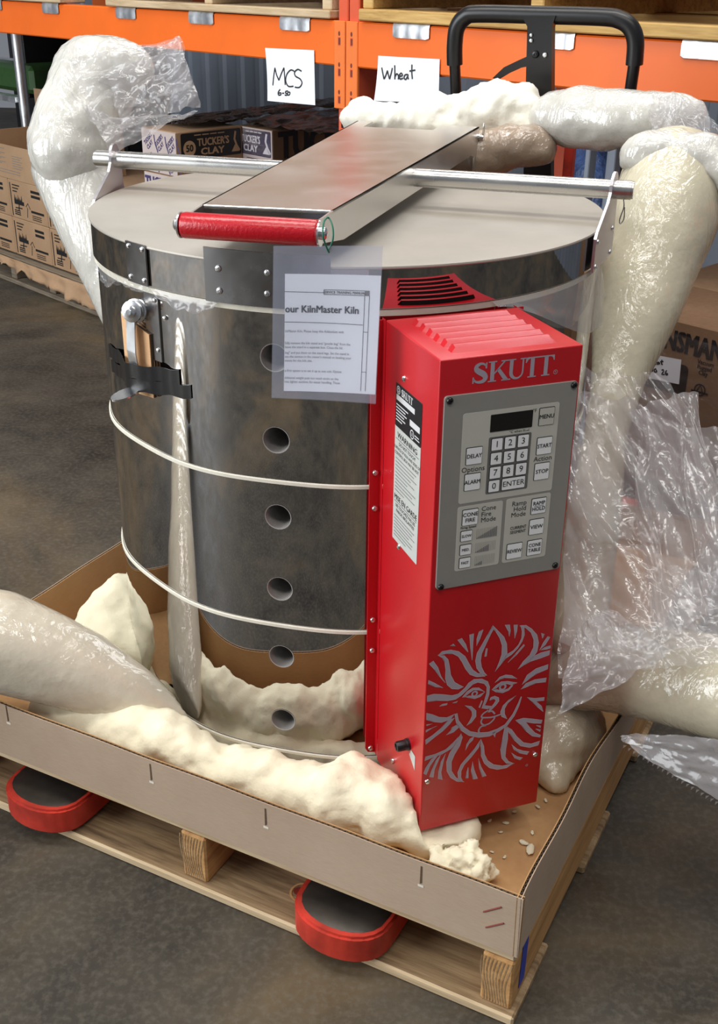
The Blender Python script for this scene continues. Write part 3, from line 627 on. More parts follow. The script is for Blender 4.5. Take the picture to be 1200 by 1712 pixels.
# top louvres, each open on the side towards the kiln
for i in range(6):
    d0 = .4235+i*.0213; mb = MB(); vs = []; bs = [-.068, -.062, .060, .066]
    for b, k in zip(bs, (0, 1, 1, 0)):
        for dd, hh in ((0, 0), (.0, .0065), (.004, .0072), (.010, .005), (.0165, 0)): vs.append(bp(d0+dd+(.003*(1-k)), b, BZ1-.0002+hh*k))
    fs = [(5*i_+j, 5*i_+j+1, 5*i_+j+6, 5*i_+j+5) for i_ in range(3) for j in range(1, 4)]
    mb.add(vs, fs, 0); mb.add([vs[5], vs[6], vs[11], vs[10]], [(0, 1, 2, 3)], 1)
    mb.build('louvre', [M['red'], M['dark_void']], cb, ang=30)
for b, z in ((-.0826, .2516), (.0799, .254)): screw('screw', bp(BD, b, z), BN, .0040, parent=cb)
for d, z in ((.4626, .7889), (.4611, .5586), (.462, .2112)): screw('screw', bp(d, -BW/2, z), -BT, .0042, parent=cb)
kn = disc_stack('fuse_knob', M['black'], bp(.5153, -BW/2, .2802), -BT, [(.0085, 0), (.0085, .004), (.0075, .0045), (.0075, .016), (.0065, .0185), (.0048, .0185), (.0045, .017), (0, .017)], cb, 20)
pr = Print(bp(0, -BW/2, 0), BN, Zv, -BT); pr.poly([(.519, .266), (.5395, .253), (.5395, .277), (.525, .2775)]); pr.build('fuse_label', M['label'], cb)
# SKUTT lettering (drawn letter by letter) and sun emblem
FR = dict(o=bp(BD, 0, 0), ux=BT, uy=Zv, n=BN)
def arc(cx, cy, rx, ry, a0, a1, n=10): return [(cx+rx*math.cos(math.radians(a0+(a1-a0)*i/n)), cy+ry*math.sin(math.radians(a0+(a1-a0)*i/n))) for i in range(n+1)]
def skutt(pr, x0, y0, W, H, mi=0, e=0):
    """letters in a 103 x 24 box"""
    kx, ky = W/103, H/24.0; T_ = lambda L: [(x0+x*kx, y0+y*ky) for x, y in L]; Q = lambda L: pr.poly(T_(L), mi, e)
    # S as a swelling stroke
    cl = catmull([Vector(p+(0,)) for p in [(16.6, 19.6), (13.5, 22.2), (9, 22.4), (5.2, 20.0), (5.0, 16.4), (9, 13.2), (14, 10.2), (16.6, 6.4), (14.6, 2.6), (9.6, 1.3), (4.6, 2.3), (2.0, 5.4)]], 5)
    n = len(cl); L = []; R = []
    for i, p in enumerate(cl):
        d = (cl[min(i+1, n-1)]-cl[max(i-1, 0)]).normalized(); nm = Vector((-d.y, d.x, 0)); t = i/(n-1); wd = 1.0+2.4*math.sin(math.pi*t)**2
        L.append(p+nm*wd); R.append(p-nm*wd)
    pts = [pr.P(T_([(p.x, p.y)])[0], e) for p in L+R]
    pr.mb.add(pts, [(i+1, i, n+i, n+i+1) for i in range(n-1)], mi)
    Q([(16.2, 16.5), (18.0, 16.5), (18.0, 23.6), (16.8, 23.6), (15.8, 20.5)]); Q([(.6, 7.6), (.6, .2), (1.9, .2), (3.0, 3.4), (2.2, 7.6)])
    # K
    Q([(22.5, 1.2), (27.5, 1.2), (27.5, 22.8), (22.5, 22.8)]); Q([(19.8, 0), (30.2, 0), (30.2, 1.4), (19.8, 1.4)]); Q([(19.8, 22.6), (30.2, 22.6), (30.2, 24), (19.8, 24)])
    Q([(27.5, 10.6), (38.6, 22.8), (41.0, 22.8), (31.0, 11.8), (27.5, 8.6)]); Q([(35.5, 22.6), (43.5, 22.6), (43.5, 24), (35.5, 24)])
    Q([(30.2, 13.4), (33.8, 15.4), (45.6, .9), (39.4, .9)]); Q([(36.6, 0), (48.0, 0), (48.0, 1.4), (36.6, 1.4)])
    # U
    Q([(43.5, 22.6), (54.0, 22.6), (54.0, 24), (43.5, 24)]); Q([(59.5, 22.6), (68.0, 22.6), (68.0, 24), (59.5, 24)])
    out = [(46.2, 22.8), (46.2, 8.5)]+arc(55.2, 8.5, 9.0, 8.8, 180, 360, 12)+[(64.2, 22.8), (62.2, 22.8), (62.2, 8.5)]+arc(56.4, 8.5, 5.8, 6.4, 360, 180, 12)+[(50.9, 22.8)]
    Q(out)
    # two T sharing one bar
    Q([(66.8, 24), (66.4, 17.6), (67.6, 17.6), (69.6, 21.2), (72.2, 22.4), (98.6, 22.4), (101.0, 21.2), (102.4, 17.6), (103.4, 17.6), (103.2, 24)])
    for cx in (75.2, 92.8):
        Q([(cx-2.5, 1.2), (cx+2.5, 1.2), (cx+2.5, 22.6), (cx-2.5, 22.6)]); Q([(cx-5.4, 0), (cx+5.4, 0), (cx+5.4, 1.4), (cx-5.4, 1.4)])
pr = Print(**FR); skutt(pr, -.0505, .8115, .104, .0245)
pr.ring((.0565, .8145), .0028, .0022); pr.text('R', .0565, .8145, .0036); pr.build('brand_lettering', M['logo'], cb)
pr = Print(**FR); pr2 = Print(off=.0003, **FR)
for L in SUN:
    P2 = [(a/1000, b/1000) for a, b in L]; ar = sum(P2[i][0]*P2[(i+1) % len(P2)][1]-P2[(i+1) % len(P2)][0]*P2[i][1] for i in range(len(P2)))
    if ar < 0: P2 = P2[::-1]
    pr.poly(P2); n = len(P2)
    L1, R1 = stroke(P2+[P2[0], P2[1]], .0009); k = len(L1)
    pr.mb.add([pr.P(p, .00015) for p in L1+R1], [(i+1, i, k+i, k+i+1) for i in range(k-1)], 1)
for L in SUN_STROKES: pr.stroke([tuple(p)[:2] for p in catmull([Vector((a/1000, b/1000, 0)) for a, b in L], 5)], .0024, 0)
for (a, b), r in zip(SUN_IRIS, (.0048, .0056)): pr.ring((a/1000, b/1000), r, r*.5)
pr.ring((.0682, .2384), .002, .0015); pr.text('R', .0682, .2384, .0026)
o = pr.build('sun_emblem', [M['logo'], M['logo_edge']], cb); o['label'] = 'lilac grey sun face emblem'
# rating and warning label on the left side
lab = Print(bp(0, -BW/2, 0), BN, Zv, -BT); LX0, LX1, LZ0, LZ1 = .438, .520, .562, .777
lab.rrect(LX0, LZ0, LX1, LZ1, .002, 0); lab.rrect(LX0, .7205, LX1, LZ1, .002, 1, .0002)
lab.rect(LX0+.003, .7555, LX1-.021, .7625, 2, .0004); lab.rect(LX1-.035, .737, LX1-.004, .745, 2, .0004)
lab.ring((LX0+.009, .769), .0055, .0042, 2, .0004); lab.ring((LX0+.009, .769), .003, .0018, 2, .0004)
skutt_l = lab; skutt(lab, LX0+.018, .7645, .036, .009, 2, .0004); 
for i, z in enumerate((.749, .745, .741, .737, .733, .729)): lab.rect(LX0+.003, z, LX0+.003+(.038, .03, .034, .026, .03, .02)[i], z+.0016, 2, .0004)
lab.ring((LX1-.027, .728), .006, .0046, 2, .0004); lab.text('UL', LX1-.027, .728, .006, 2, .0004); lab.rect(LX1-.019, .729, LX1-.006, .7305, 2, .0004); lab.rect(LX1-.019, .7255, LX1-.004, .727, 2, .0004)
cxl = (LX0+LX1)/2
lab.text('WARNING', cxl, .7105, .0105, 3, .0004, sx=1.25); lab.rect(LX0+.004, .7045, LX1-.004, .7050, 3, .0004)
lab.text('DO NOT TOUCH!', cxl, .6995, .0065, 3, .0004); lab.text('SURFACE OF KILN AND SIDES OF', cxl, .6925, .0056, 3, .0004); lab.text('CONTROL BOX MAY BE HOT.', cxl, .6855, .0058, 3, .0004)
for i in range(10): lab.rect(LX0+.005, .678-i*.0049, LX0+.005+(.066, .06, .068, .05, .062, .04, .066, .056, .064, .03)[i], .679-i*.0049, 4, .0004)
lab.text('MISE EN GARDE', cxl, .6245, .0105, 3, .0004); lab.rect(LX0+.004, .6185, LX1-.004, .6190, 3, .0004)
lab.text('NE TOUCHEZ PAS LES', cxl, .6135, .0065, 3, .0004); lab.text('PAROIS BRÛLANTES!', cxl, .6065, .0065, 3, .0004)
for i in range(7): lab.rect(LX0+.005, .598-i*.0047, LX0+.005+(.066, .06, .068, .05, .062, .06, .04)[i], .599-i*.0047, 4, .0004)
o = lab.build('warning_label', [M['label'], M['labelblk'], M['labelwht'], M['ink'], M['ink_lines']], cb); o['label'] = 'grey warning label with black rating plate'
# ------------------------------------------------------------------ control panel with keys
def slab_print(name, x0, y0, x1, y1, r, mat, parent, h, base=0.0):
    """a rounded slab standing h proud of the box front"""
    mb = MB(); pts = []
    for cx, cy, a0 in ((x1-r, y1-r, 0), (x0+r, y1-r, 90), (x0+r, y0+r, 180), (x1-r, y0+r, 270)):
        for i in range(5):
            t = math.radians(a0+90*i/4); pts.append((cx+r*math.cos(t), cy+r*math.sin(t)))
    n = len(pts); mb.add([bp(BD+base, *p) for p in pts]+[bp(BD+base+h, *p) for p in pts], [tuple(range(n, 2*n))]+[(i, (i+1) % n, n+(i+1) % n, n+i) for i in range(n)])
    return mb.build(name, mat, parent)
cp = slab_print('control_panel', -.0842, .5500, .0868, .8010, .004, M['panel'], kiln, .003); cp['label'] = 'grey membrane control panel'
for b, z in ((-.078, .7957), (.0815, .7965), (-.078, .5535), (.0802, .5555)): screw('panel_screw', bp(BD+.003, b, z), BN, .0042, 'black', cp)
PF = dict(o=bp(BD+.003, 0, 0), ux=BT, uy=Zv, n=BN)
slab_print('keypad_field', -.0603, .6632, .0645, .7777, .003, M['panel_lt'], cp, .0003, .003)
slab_print('keypad_field', -.0608, .5719, -.001, .6592, .003, M['panel_lt'], cp, .0003, .003)
slab_print('keypad_field', .0037, .5719, .0641, .6600, .003, M['panel_lt'], cp, .0003, .003)
slab_print('number_pad_field', -.0257, .6708, .0301, .7441, .002, M['panel_dk'], cp, .0003, .0032)
slab_print('display_window', -.025, .7506, .0297, .7722, .001, M['black'], cp, .0006, .0032)
def key(b, z, wd, ht, lines, ts=None, face='keycap', bold=.012, sx=1.0):
    mb = MB(); e0, e1 = BD+.0034, BD+.0042
    pk = Print(bp(e1, 0, 0), BT, Zv, BN, 0.0)
    pk.rrect(b-wd/2-.0007, z-ht/2-.0007, b+wd/2+.0007, z+ht/2+.0007, .0014, 1, -.0006)
    pk.rrect(b-wd/2, z-ht/2, b+wd/2, z+ht/2, .001, 0)
    n = len(lines); ts = ts or .0085
    for i, tx in enumerate(lines): pk.text(tx, b, z+(n-1)*ts*.52-i*ts*1.04, ts, 1, .0003, bold=bold, sx=sx)
    return pk.build('key', [M[face], M['ink']], cp)
for r, row in enumerate(('123', '456', '789')):
    for c, ch_ in enumerate(row): key(-.0149+c*.01715, .7345-r*.01815, .0140, .0148, [ch_], .0115, bold=0)
key(-.0153, .6807, .0140, .0148, ['0'], .0115, bold=0); key(.0106, .6809, .0305, .0148, ['ENTER'], .0098, bold=0)
key(.0481, .7618, .0195, .0215, ['MENU'], .0072, 'panel_lt')
key(.0484, .7243, .0195, .0215, ['START'], .0072, sx=.9); key(.0480, .6910, .0195, .0215, ['STOP'], .0072)
key(-.0438, .7238, .0200, .0210, ['DELAY'], .0072, sx=.9); key(-.0441, .6905, .0200, .0210, ['ALARM'], .0072, sx=.9)
key(-.0442, .6440, .0200, .0205, ['CONE', 'FIRE'], .0072)
for z, tx in ((.6193, 'SLOW'), (.6004, 'MED.'), (.5824, 'FAST')): key(-.0478, z, .0145, .0135, [tx], .0052, sx=.9)
key(.0481, .6447, .0195, .0205, ['RAMP', 'HOLD'], .0072, sx=.9); key(.0475, .6163, .0195, .0205, ['VIEW'], .0072)
key(.0193, .5871, .0205, .0205, ['REVIEW'], .0068, sx=.85); key(.0472, .5873, .0195, .0205, ['CONE', 'TABLE'], .0068, sx=.9)
pp = Print(off=.0006, **PF)
pp.text('Options', -.0438, .7065, .0092, bold=0); pp.text('Action', .0482, .7075, .0092, bold=0)
pp.text('°F', .0318, .7705, .0062); pp.text('°C when lit', .011, .7475, .0046); pp.stroke([(.0225, .7468), (.026, .7468), (.026, .749)], .0007)
for i, tx in enumerate(('Cone', 'Fire', 'Mode')): pp.text(tx, -.0295, .6520-i*.0076, .0088, align='LEFT')
for i, tx in enumerate(('Ramp', 'Hold', 'Mode')): pp.text(tx, .0315, .6520-i*.0076, .0088, align='RIGHT')
for i, tx in enumerate(('CURRENT', 'SEGMENT')): pp.text(tx, .0225, .6190-i*.0058, .0058, bold=.004, sx=.85)
pp.text('Firing Speed', -.0455, .6305, .0042, bold=.004)
pp.stroke([(.0415, .6447), (.0548, .6447)], .0005, 0, .0008)
for z0, k in ((.6125, 14), (.5935, 9), (.5755, 5)):
    for i in range(14):
        x = -.0340+i*.0020; hh = .0016+.0118*i/13
        pp.rect(x, z0, x+.0004, z0+.0134, 1)
        if i < k: pp.rect(x, z0, x+.0013, z0+hh*(1.0), 2, .0001)
o = pp.build('panel_print', [M['ink'], M['panel'], M['ink_grey']], cp); o['kind'] = 'stuff'
# flexible conduit beside the box on the far side
otube('wire_loom', M['strap'], catmull([bp(.39+.006*math.sin(i*1.9), BW/2+.012+.004*math.cos(i*2.3), .80-i*.035) for i in range(13)], 5), .0028, kiln, 8)

# ================================================================== TRAY AND PALLET
TH = -.396951; TA = Vector((math.cos(TH), math.sin(TH), 0)); TN = Vector((-TA.y, TA.x, 0)); TC = Vector((.285375, -.712169, 0))
def tr(a, n, z): return TC+TA*a+TN*n+Zv*z
TW, TD, TZ0, TZ1, TT = 1.0223, 1.16, .1172, .2165, .0065
tray = empty('cardboard_tray', tr(-.51, .58, TZ0), 'open brown corrugated cardboard tray holding the kiln', 'tray')
obox('tray_floor', M['card_in'], tr(-TW/2, TD/2, TZ0+.002), (TW-.012, TD-.012, .004), TH, tray, 0)
def wall(name, p0, p1, inn, wav=0.0):
    """a corrugated wall: two liners and a zigzag core between them"""
    d = (p1-p0); L = d.length; d = d/L; n = 60
    def off(x): return inn*(wav*(math.sin(x*9)+.6*math.sin(x*23+1)))
    def topz(x): return TZ1-.0012*(1+math.sin(x*31))*.5
    mb = MB()
    for k, (i0, i1) in enumerate(((0, .0013), (TT-.0013, TT))):
        vs = []
        for i in range(n+1):
            x = L*i/n; w_ = off(x)
            for zz in (TZ0, topz(x)):
                f = (zz-TZ0)/(TZ1-TZ0); vs += [p0+d*x+inn*i0+w_*f+Zv*zz, p0+d*x+inn*i1+w_*f+Zv*zz]
        fs = []
        for i in range(n):
            a, b = 4*i, 4*i+4; fs += [(a, b, b+2, a+2), (b+1, a+1, a+3, b+3), (a+2, b+2, b+3, a+3)]
        fs += [(0, 2, 3, 1), (4*n, 4*n+1, 4*n+3, 4*n+2)]
        mb.add(vs, fs, 0 if k == 0 else 1)
    o = mb.build(name, [M['card'], M['card_in']], tray)
    m2 = MB(); N = int(L/.0042); vs = []
    for i in range(N+1):
        x = L*i/N; f = off(x); a = .0016 if i % 2 else TT-.0016
        vs += [p0+d*x+inn*a+f*.9+Zv*(TZ1-.03), p0+d*x+inn*a+f+Zv*(topz(x)-.0008), p0+d*x+inn*(a+.0009)+f+Zv*(topz(x)-.0008)]
    m2.add(vs, [(3*i, 3*i+3, 3*i+4, 3*i+1) for i in range(N)]+[(3*i+1, 3*i+4, 3*i+5, 3*i+2) for i in range(N)])
    m2.build('corrugated_core', M['card_dk'], o)
    return o
wf = wall('tray_wall', tr(-TW, 0, 0), tr(0, 0, 0), TN); wr_ = wall('tray_wall', tr(0, 0, 0), tr(0, TD, 0), -TA, .004)
wb = wall('tray_wall', tr(0, TD, 0), tr(-TW, TD, 0), -TN); wl = wall('tray_wall', tr(-TW, TD, 0), tr(-TW, 0, 0), TA)
# slits and staples in the near wall
pf = dict(o=tr(0, 0, 0), ux=TA, uy=Zv, n=-TN)
def tfr(u, v):
    X = atp(u, v, TC, TN); return ((X-TC).dot(TA), X.z)
for (u, v) in ((12, 1192), (252, 1290), (444, 1365), (704, 1462)):
    pr = Print(**pf); a, z = tfr(u, v); pr.poly([(a-.0012, z+.014), (a+.0012, z+.014), (a+.0016, z-.014), (a-.0014, z-.016)], 0); pr.build('hand_slit', M['card_dk'], wf)
    pr = Print(**pf); pr.rect(a-.004, z-.021, a+.004, z-.017); pr.build('torn_paper', M['strap'], wf)
for u0, v0, u1, v1 in ((808, 1524, 838, 1516), (812, 1550, 842, 1543)):
    a0 = tfr(u0, v0); a1 = tfr(u1, v1); otube('staple', M['rust'], [tr(a0[0], -.0006, a0[1]), tr(a1[0], -.0008, a1[1])], .001, wf, 6)
pl = dict(o=tr(-TW+.0071, 0, 0), ux=TN, uy=Zv, n=TA)
# pallet
pal = empty('wooden_pallet', tr(-.51, .6, 0), 'wooden pallet under the cardboard tray, lifted on red forks', 'pallet')
def board(name, mat, a0, a1, n0, n1, z0, z1, parent, along='a', bev=.003):
    c = tr((a0+a1)/2, (n0+n1)/2, (z0+z1)/2)
    if along == 'a': return obox(name, mat, c, (a1-a0, n1-n0, z1-z0), TH, parent, bev)
    return obox(name, mat, c, (n1-n0, a1-a0, z1-z0), TH+math.pi/2, parent, bev)
PD = 1.2
for i, n0 in enumerate((.006, .185, .36, .535, .71, .885, 1.06)):
    board('deck_board', M['wood_edge'], -TW, -.004, n0, n0+(.12 if i else .135), .1005, .1168, pal)
for a0, a1, n0 in ((-TW, -TW+.042, .006), (-.521, -.478, .004), (-.047, -.004, .004)):
    board('stringer', M['wood_end'], a0, a1, n0, PD, .0162, .1003, pal, 'n')
for i, n0 in enumerate((-.006, .30, .60, .85, 1.06)):
    o = board('bottom_board', M['wood'], -TW, .004, n0, n0+.142, .0, .016, pal)
    if i == 0:
        o.data.materials.append(M['wood_edge'])
        for p in o.data.polygons:
            if p.normal.y < -.5: p.material_index = 1
pr = Print(tr(-.004+.0002, 0, 0), TN, Zv, TA, .0006)
pr.poly([(.03, .03), (.052, .03), (.056, .116), (.034, .116)]); pr.build('blue_tape_mark', M['blue_tape'], pal)
# end grain of the right and middle stringers
for a0, a1 in ((-.521, -.478), (-.047, -.004)):
    pr = Print(tr(0, .004, 0), TA, Zv, -TN, .0005)
    for k in range(9):
        x = a0+.004+(a1-a0-.008)*k/8
        pr.stroke([(x+.004*math.cos(j*.5+k*.2)-.002, .02+j*.0095) for j in range(9)], .0016)
    pr.build('growth_rings', M['wood'], pal)
# knots on the near bottom board
for a, n, r in ((-.345, .055, .011), (-.305, .05, .007)):
    pr = Print(tr(0, 0, .016), TA, TN, Zv, .0005); pr.poly([(a+r*1.4*math.cos(t*.5), n+r*math.sin(t*.5)*(.9+.1*math.cos(t))) for t in range(12)], 0); pr.ring((a, n), r*1.8, r*1.5, 1)
    pr.build('wood_knot', [M['rust'], M['wood_end']], pal)

# ================================================================== PALLET JACK
jack = empty('pallet_jack', tr(-.52, 1.3, 0), 'pallet jack with red forks and black loop handle behind kiln', 'pallet jack')
def fork(ac):
    hw = .074; mb = MB(); pts = []
    for k in range(13):
        t = math.pi*k/12; pts.append((ac+hw*.98*math.cos(t+math.pi), .025-.062*math.sin(t)**.75))
    pts += [(ac+hw, 1.22), (ac-hw, 1.22)]
    n = len(pts); z0, z1 = .022, .068
    mb.add([tr(a, q, z0) for a, q in pts]+[tr(a, q, z1) for a, q in pts], [tuple(range(n-1, -1, -1)), tuple(range(n, 2*n))]+[(i, (i+1) % n, n+(i+1) % n, n+i) for i in range(n)])
    bm = bmesh.new(); me = mb.mesh('fork'); bm.from_mesh(me); bmesh.ops.bevel(bm, geom=bm.edges[:], offset=.004, segments=2, affect='EDGES'); bm.to_mesh(me); bm.free(); me.shade_smooth(); me.set_sharp_from_angle(angle=math.radians(50))
    f = link('fork', me, M['redjack'], jack)
    m2 = MB(); p2 = []
    for k in range(13):
        t = math.pi*k/12; p2.append((ac+(hw-.010)*math.cos(t+math.pi), .027-.053*math.sin(t)**.75))
    p2 += [(ac+hw-.010, .3), (ac-hw+.010, .3)]; n = len(p2)
    c = [((a-ac)*.90+ac, (q-.3)*.93+.3) for i, (a, q) in enumerate(p2)]
    m2.add([tr(a, q, .0683) for a, q in p2]+[tr(a, q, .0735) for a, q in c], [tuple(range(n, 2*n))]+[(i, (i+1) % n, n+(i+1) % n, n+i) for i in range(n)])
    o = m2.build('fork_tip_plate', M['forksteel'], f, ang=60); o['label'] = 'worn dark steel fork top'
fork(-.786); fork(-.256)
JP = tr(-.49, 1.40, 0)
def jp(u, v): return atp(u, v, JP+Zv*0, (TN+Zv*.12).normalized())
lowl = [jp(764, 300), jp(762, 154), jp(760, 106)]; lowr = [jp(1060, 106), jp(1054, 148), jp(1045, 300)]
otube('handle_leg', M['blackpaint'], lowl, .0115, jack, 14); otube('handle_leg', M['blackpaint'], lowr, .0115, jack, 14)
loop = catmull([jp(760, 108), jp(760, 75), jp(764, 46), jp(778, 28), jp(800, 23), jp(900, 25), jp(1005, 28), jp(1036, 33), jp(1054, 46), jp(1062, 70), jp(1060, 108)], 6)
o = otube('handle_grip', M['black'], loop, .0165, jack, 18); o['label'] = 'black rubber loop grip'
mb = MB(); ms = [jp(878, 26), jp(934, 26), jp(928, 44), jp(926, 300), jp(880, 300), jp(887, 44)]
n = 6; mb.add(ms+[p-TN*.02 for p in ms], [tuple(range(n)), tuple(range(2*n-1, n-1, -1))]+[(i, n+i, n+(i+1) % n, (i+1) % n) for i in range(n)]); mb.build('handle_mast', M['blackpaint'], jack)
for u, v, r in ((894, 58, .0035), (894, 67, .004), (901, 90, .007), (917, 91, .005)): screw('mast_bolt', jp(u, v)-TN*.021, -TN, r, 'black' if r > .006 else 'bolt', jack)
mb = MB(); lv = [jp(888, 92), jp(870, 100), jp(845, 112), jp(826, 130), jp(834, 133), jp(852, 122), jp(872, 113), jp(888, 110)]
n = 8; mb.add(lv+[p-TN*.01 for p in lv], [tuple(range(n)), tuple(range(2*n-1, n-1, -1))]+[(i, n+i, n+(i+1) % n, (i+1) % n) for i in range(n)]); mb.build('release_lever', M['blackpaint'], jack)
o = obox('pump_body', M['redjack'], tr(-.5, 1.31, .30), (.16, .14, .5), TH, jack, .01)
otube('pump_piston', M['chrome'], [tr(-.5, 1.31, .55), tr(-.5, 1.33, .72)], .025, jack)
mb = MB(); tube(mb, [tr(-.62, 1.36, .10), tr(-.38, 1.36, .10)], .09, 20); mb.build('steer_wheel', M['black'], jack, ang=50)
obox('fork_bridge', M['redjack'], tr(-.52, 1.2, .13), (.68, .07, .14), TH, jack, .006)
lx = jp(945, 300)
obox('mast_brace', M['redjack'], jp(946, 330), (.02, .02, .30), TH, jack, .002)

# ================================================================== STRAPS, TAPE, CARDBOARD PAD, SLEEVE
def strap(name, z, wd, Ro, label, zf=None, th=.0022, a0=-180, a1=180):
    n = 180; mb = MB(); vs = []
    for i in range(n):
        az = 2*math.pi*i/n; R = RJ(az)+Ro; zz = z+(zf(math.degrees(az)) if zf else 0)
        vs += [cyl(az, zz-wd/2, R), cyl(az, zz+wd/2, R), cyl(az, zz+wd/2-.001, R+th), cyl(az, zz-wd/2+.001, R+th)]
    fs = []
    for i in range(n):
        a, b = 4*i, 4*((i+1) % n); fs += [(a, a+1, b+1, b), (a+1, a+2, b+2, b+1), (a+2, a+3, b+3, b+2), (a+3, a, b, b+3)]
    mb.add(vs, fs); return tag(mb.build(name, M['strap'], ang=40), label, 'strap', 'off white straps around the kiln')
strap('strap', .606, .0065, .0006, 'off white strap around the kiln between second and third peep holes from top')
strap('strap', .377, .0065, .0006, 'off white strap around the kiln between fourth and fifth peep holes from top', lambda d: .0025*math.sin(math.radians(d)*2))
strap('strap', .148, .0060, .0008, 'off white strap lying low around the kiln on the foam', lambda d: .006*math.cos(math.radians(d+140)))
# cardboard pad behind the latch, black tape over it
def pad():
    root = empty('cardboard_pad', cyl(la, .70, KR+.002), 'small brown corrugated cardboard pad wedged behind steel latch', 'cardboard')
    for k, (azs, o0, o1, z0, z1) in enumerate(((-137.6, .001, .006, .702, .800), (-131.0, .001, .0075, .690, .792))):
        a0 = math.radians(azs); w_ = .022 if k == 0 else .036
        for (q0, q1, mt, nm) in ((o0, o0+.0012, 'card_lt', 'liner'), (o0+.0016, o1-.0016, 'card_dk', 'corrugated_core'), (o1-.0012, o1, 'card_lt', 'liner')):
            mb = MB(); ax = cyl(a0, 0, 1); tx = Vector((-ax.y, ax.x, 0)); c = cyl(a0, 0, KR)
            mb.add([c+ax*q+tx*x+Zv*z for q in (q0, q1) for x, z in ((-w_/2, z0), (w_/2, z0+.003), (w_/2, z1-.008), (-w_/2, z1))], [(0, 3, 2, 1), (4, 5, 6, 7), (0, 1, 5, 4), (1, 2, 6, 5), (2, 3, 7, 6), (3, 0, 4, 7)])
            mb.build(nm, M[mt], root)
pad()
def tape(z0, z1, wd, az0, az1, label, bul):
    n = 36; mb = MB(); vs = []
    for i in range(n+1):
        t = i/n; d = az0+(az1-az0)*t; az = math.radians(d)
        R = RJ(az)+.0008+bul*math.exp(-((d+133)/6.5)**2)+.0004*math.sin(i*2.1); zz = z0+(z1-z0)*t+.0012*math.sin(i*.9)
        for h, q in ((-wd/2, 0), (wd/2, 0), (wd/2, .0006), (-wd/2, .0006)): vs.append(cyl(az, zz+h, R+q))
    fs = []
    for i in range(n):
        a, b = 4*i, 4*i+4; fs += [(a, a+1, b+1, b), (a+1, a+2, b+2, b+1), (a+2, a+3, b+3, b+2), (a+3, a, b, b+3)]
    fs += [(0, 3, 2, 1), (4*n, 4*n+1, 4*n+2, 4*n+3)]
    mb.add(vs, fs); return tag(mb.build('black_tape', M['tape'], ang=60), label, 'tape', 'black tape strips over the latch')
tape(.722, .734, .021, -150.5, -120.5, 'upper shorter strip of black tape across the latch pad', .0235)
tape(.7005, .717, .0195, -149.5, -117.6, 'lower longer strip of black tape across the latch', .0225)
# document sleeve hanging from the grip
SN = Vector((.1, 1, 0)).normalized(); SO = Vector((0, -.4492, 0))
def sp(u, v, off=0.0): return atp(u, v, SO-SN*off, SN)
slv = empty('plastic_sleeve', sp(545, 420), 'clear plastic document sleeve hanging from the red grip', 'sleeve')
mb = MB(); q = [sp(457, 411), sp(640, 411), sp(628, 675), sp(454, 665)]
for off, nm in ((.0012, 'sleeve_front'), (-.0012, 'sleeve_back')):
    bow = lambda u, v, off=off: (.0035*math.sin(v*math.pi)*(1 if off < 0 else -1)*0+.004*math.sin(u*3.2)*math.sin(v*2.6), 0, 0)
    sheet(nm, M['sleeve'], q[0]-SN*off, q[1]-SN*off, q[2]-SN*off, q[3]-SN*off, 14, 18, bow, slv)
page_q = [sp(476, 458), sp(637, 461), sp(627, 661), sp(474, 654)]
ux = (page_q[1]-page_q[0]).normalized(); uy = (page_q[0]-page_q[3]).normalized(); pn = ux.cross(uy).normalized(); PWD = (page_q[1]-page_q[0]).length; PHT = (page_q[0]-page_q[3]).length
page = empty('manual_page', page_q[3], 'white printed manual page inside the clear plastic sleeve', 'paper')
def bowed(x, y): u = (x/PWD*161+19)/183; v = 1-(y/PHT*200+12)/258; return .004*math.sin(u*3.2)*math.sin(v*2.6)
class PagePrint(Print):
    def P(s, p, e=0): return s.o+s.x*p[0]+s.y*p[1]+s.n*(s.off+e-bowed(p[0], p[1]))
mb = PagePrint(page_q[3], ux, uy, pn, -.0002)
for i in range(12):
    for j in range(14): mb.rect(PWD*i/12, PHT*j/14, PWD*(i+1)/12, PHT*(j+1)/14)
mb.build('sheet', M['paper'], page)
pr = PagePrint(page_q[3], ux, uy, pn, .0001); k = PWD/161.0; H = PHT
def py(v): return H-v*k
def ln(x0, y0, x1, y1, wd=.9, mi=0):
    n = 6; pr.stroke([(x0*k+(x1-x0)*k*i/n, py(y0+(y1-y0)*i/n)) for i in range(n+1)], wd*k, mi)
ln(0, 30, 66, 31); ln(66, 26, 135, 26); ln(66, 34, 135, 34); ln(66, 26, 66, 34); ln(135, 34, 135, 200, .8); ln(143, 34, 143, 200, .8); ln(0, 82, 134, 84); ln(135, 96, 143, 96, .8); ln(135, 166, 143, 166, .8)
pr.rect(135*k, py(34.5), 143*k, py(25.5), 1)
def ptext(t, x, y, s, mi=0, bold=0.0, align='LEFT', sx=1.0): pr.text(t, x*k, py(y), s*k, mi, .0001, align, bold, sx)
ptext('SERVICE TRAINING MANUAL', 101, 30.2, 6.4, 0, .006, 'CENTER', .86)
ptext('our KilnMaster Kiln', 0.5, 60, 17.5, 0, .016, 'LEFT', .90)
for y, t in ((98, 'ilnMaster Kiln. Please keep this Addendum with'), (119, 'fully remove the kiln stand and "goodie bag" from the'), (126, 'leave the stand in a separate box. Close the lid.'), (136, 'bag" and put them on the stand legs. Set the stand in'), (143, 'see the section in the owner\'s manual on leveling your'), (150, 'ments for the kiln site.'), (168, 'e first option is to set it up as one unit. Option'), (181, 'dditional weight puts too much strain on the'), (188, 'into lighter sections for easier handling. These')):
    ptext(t, 1, y, 6.2, 2, 0, 'LEFT', .84)
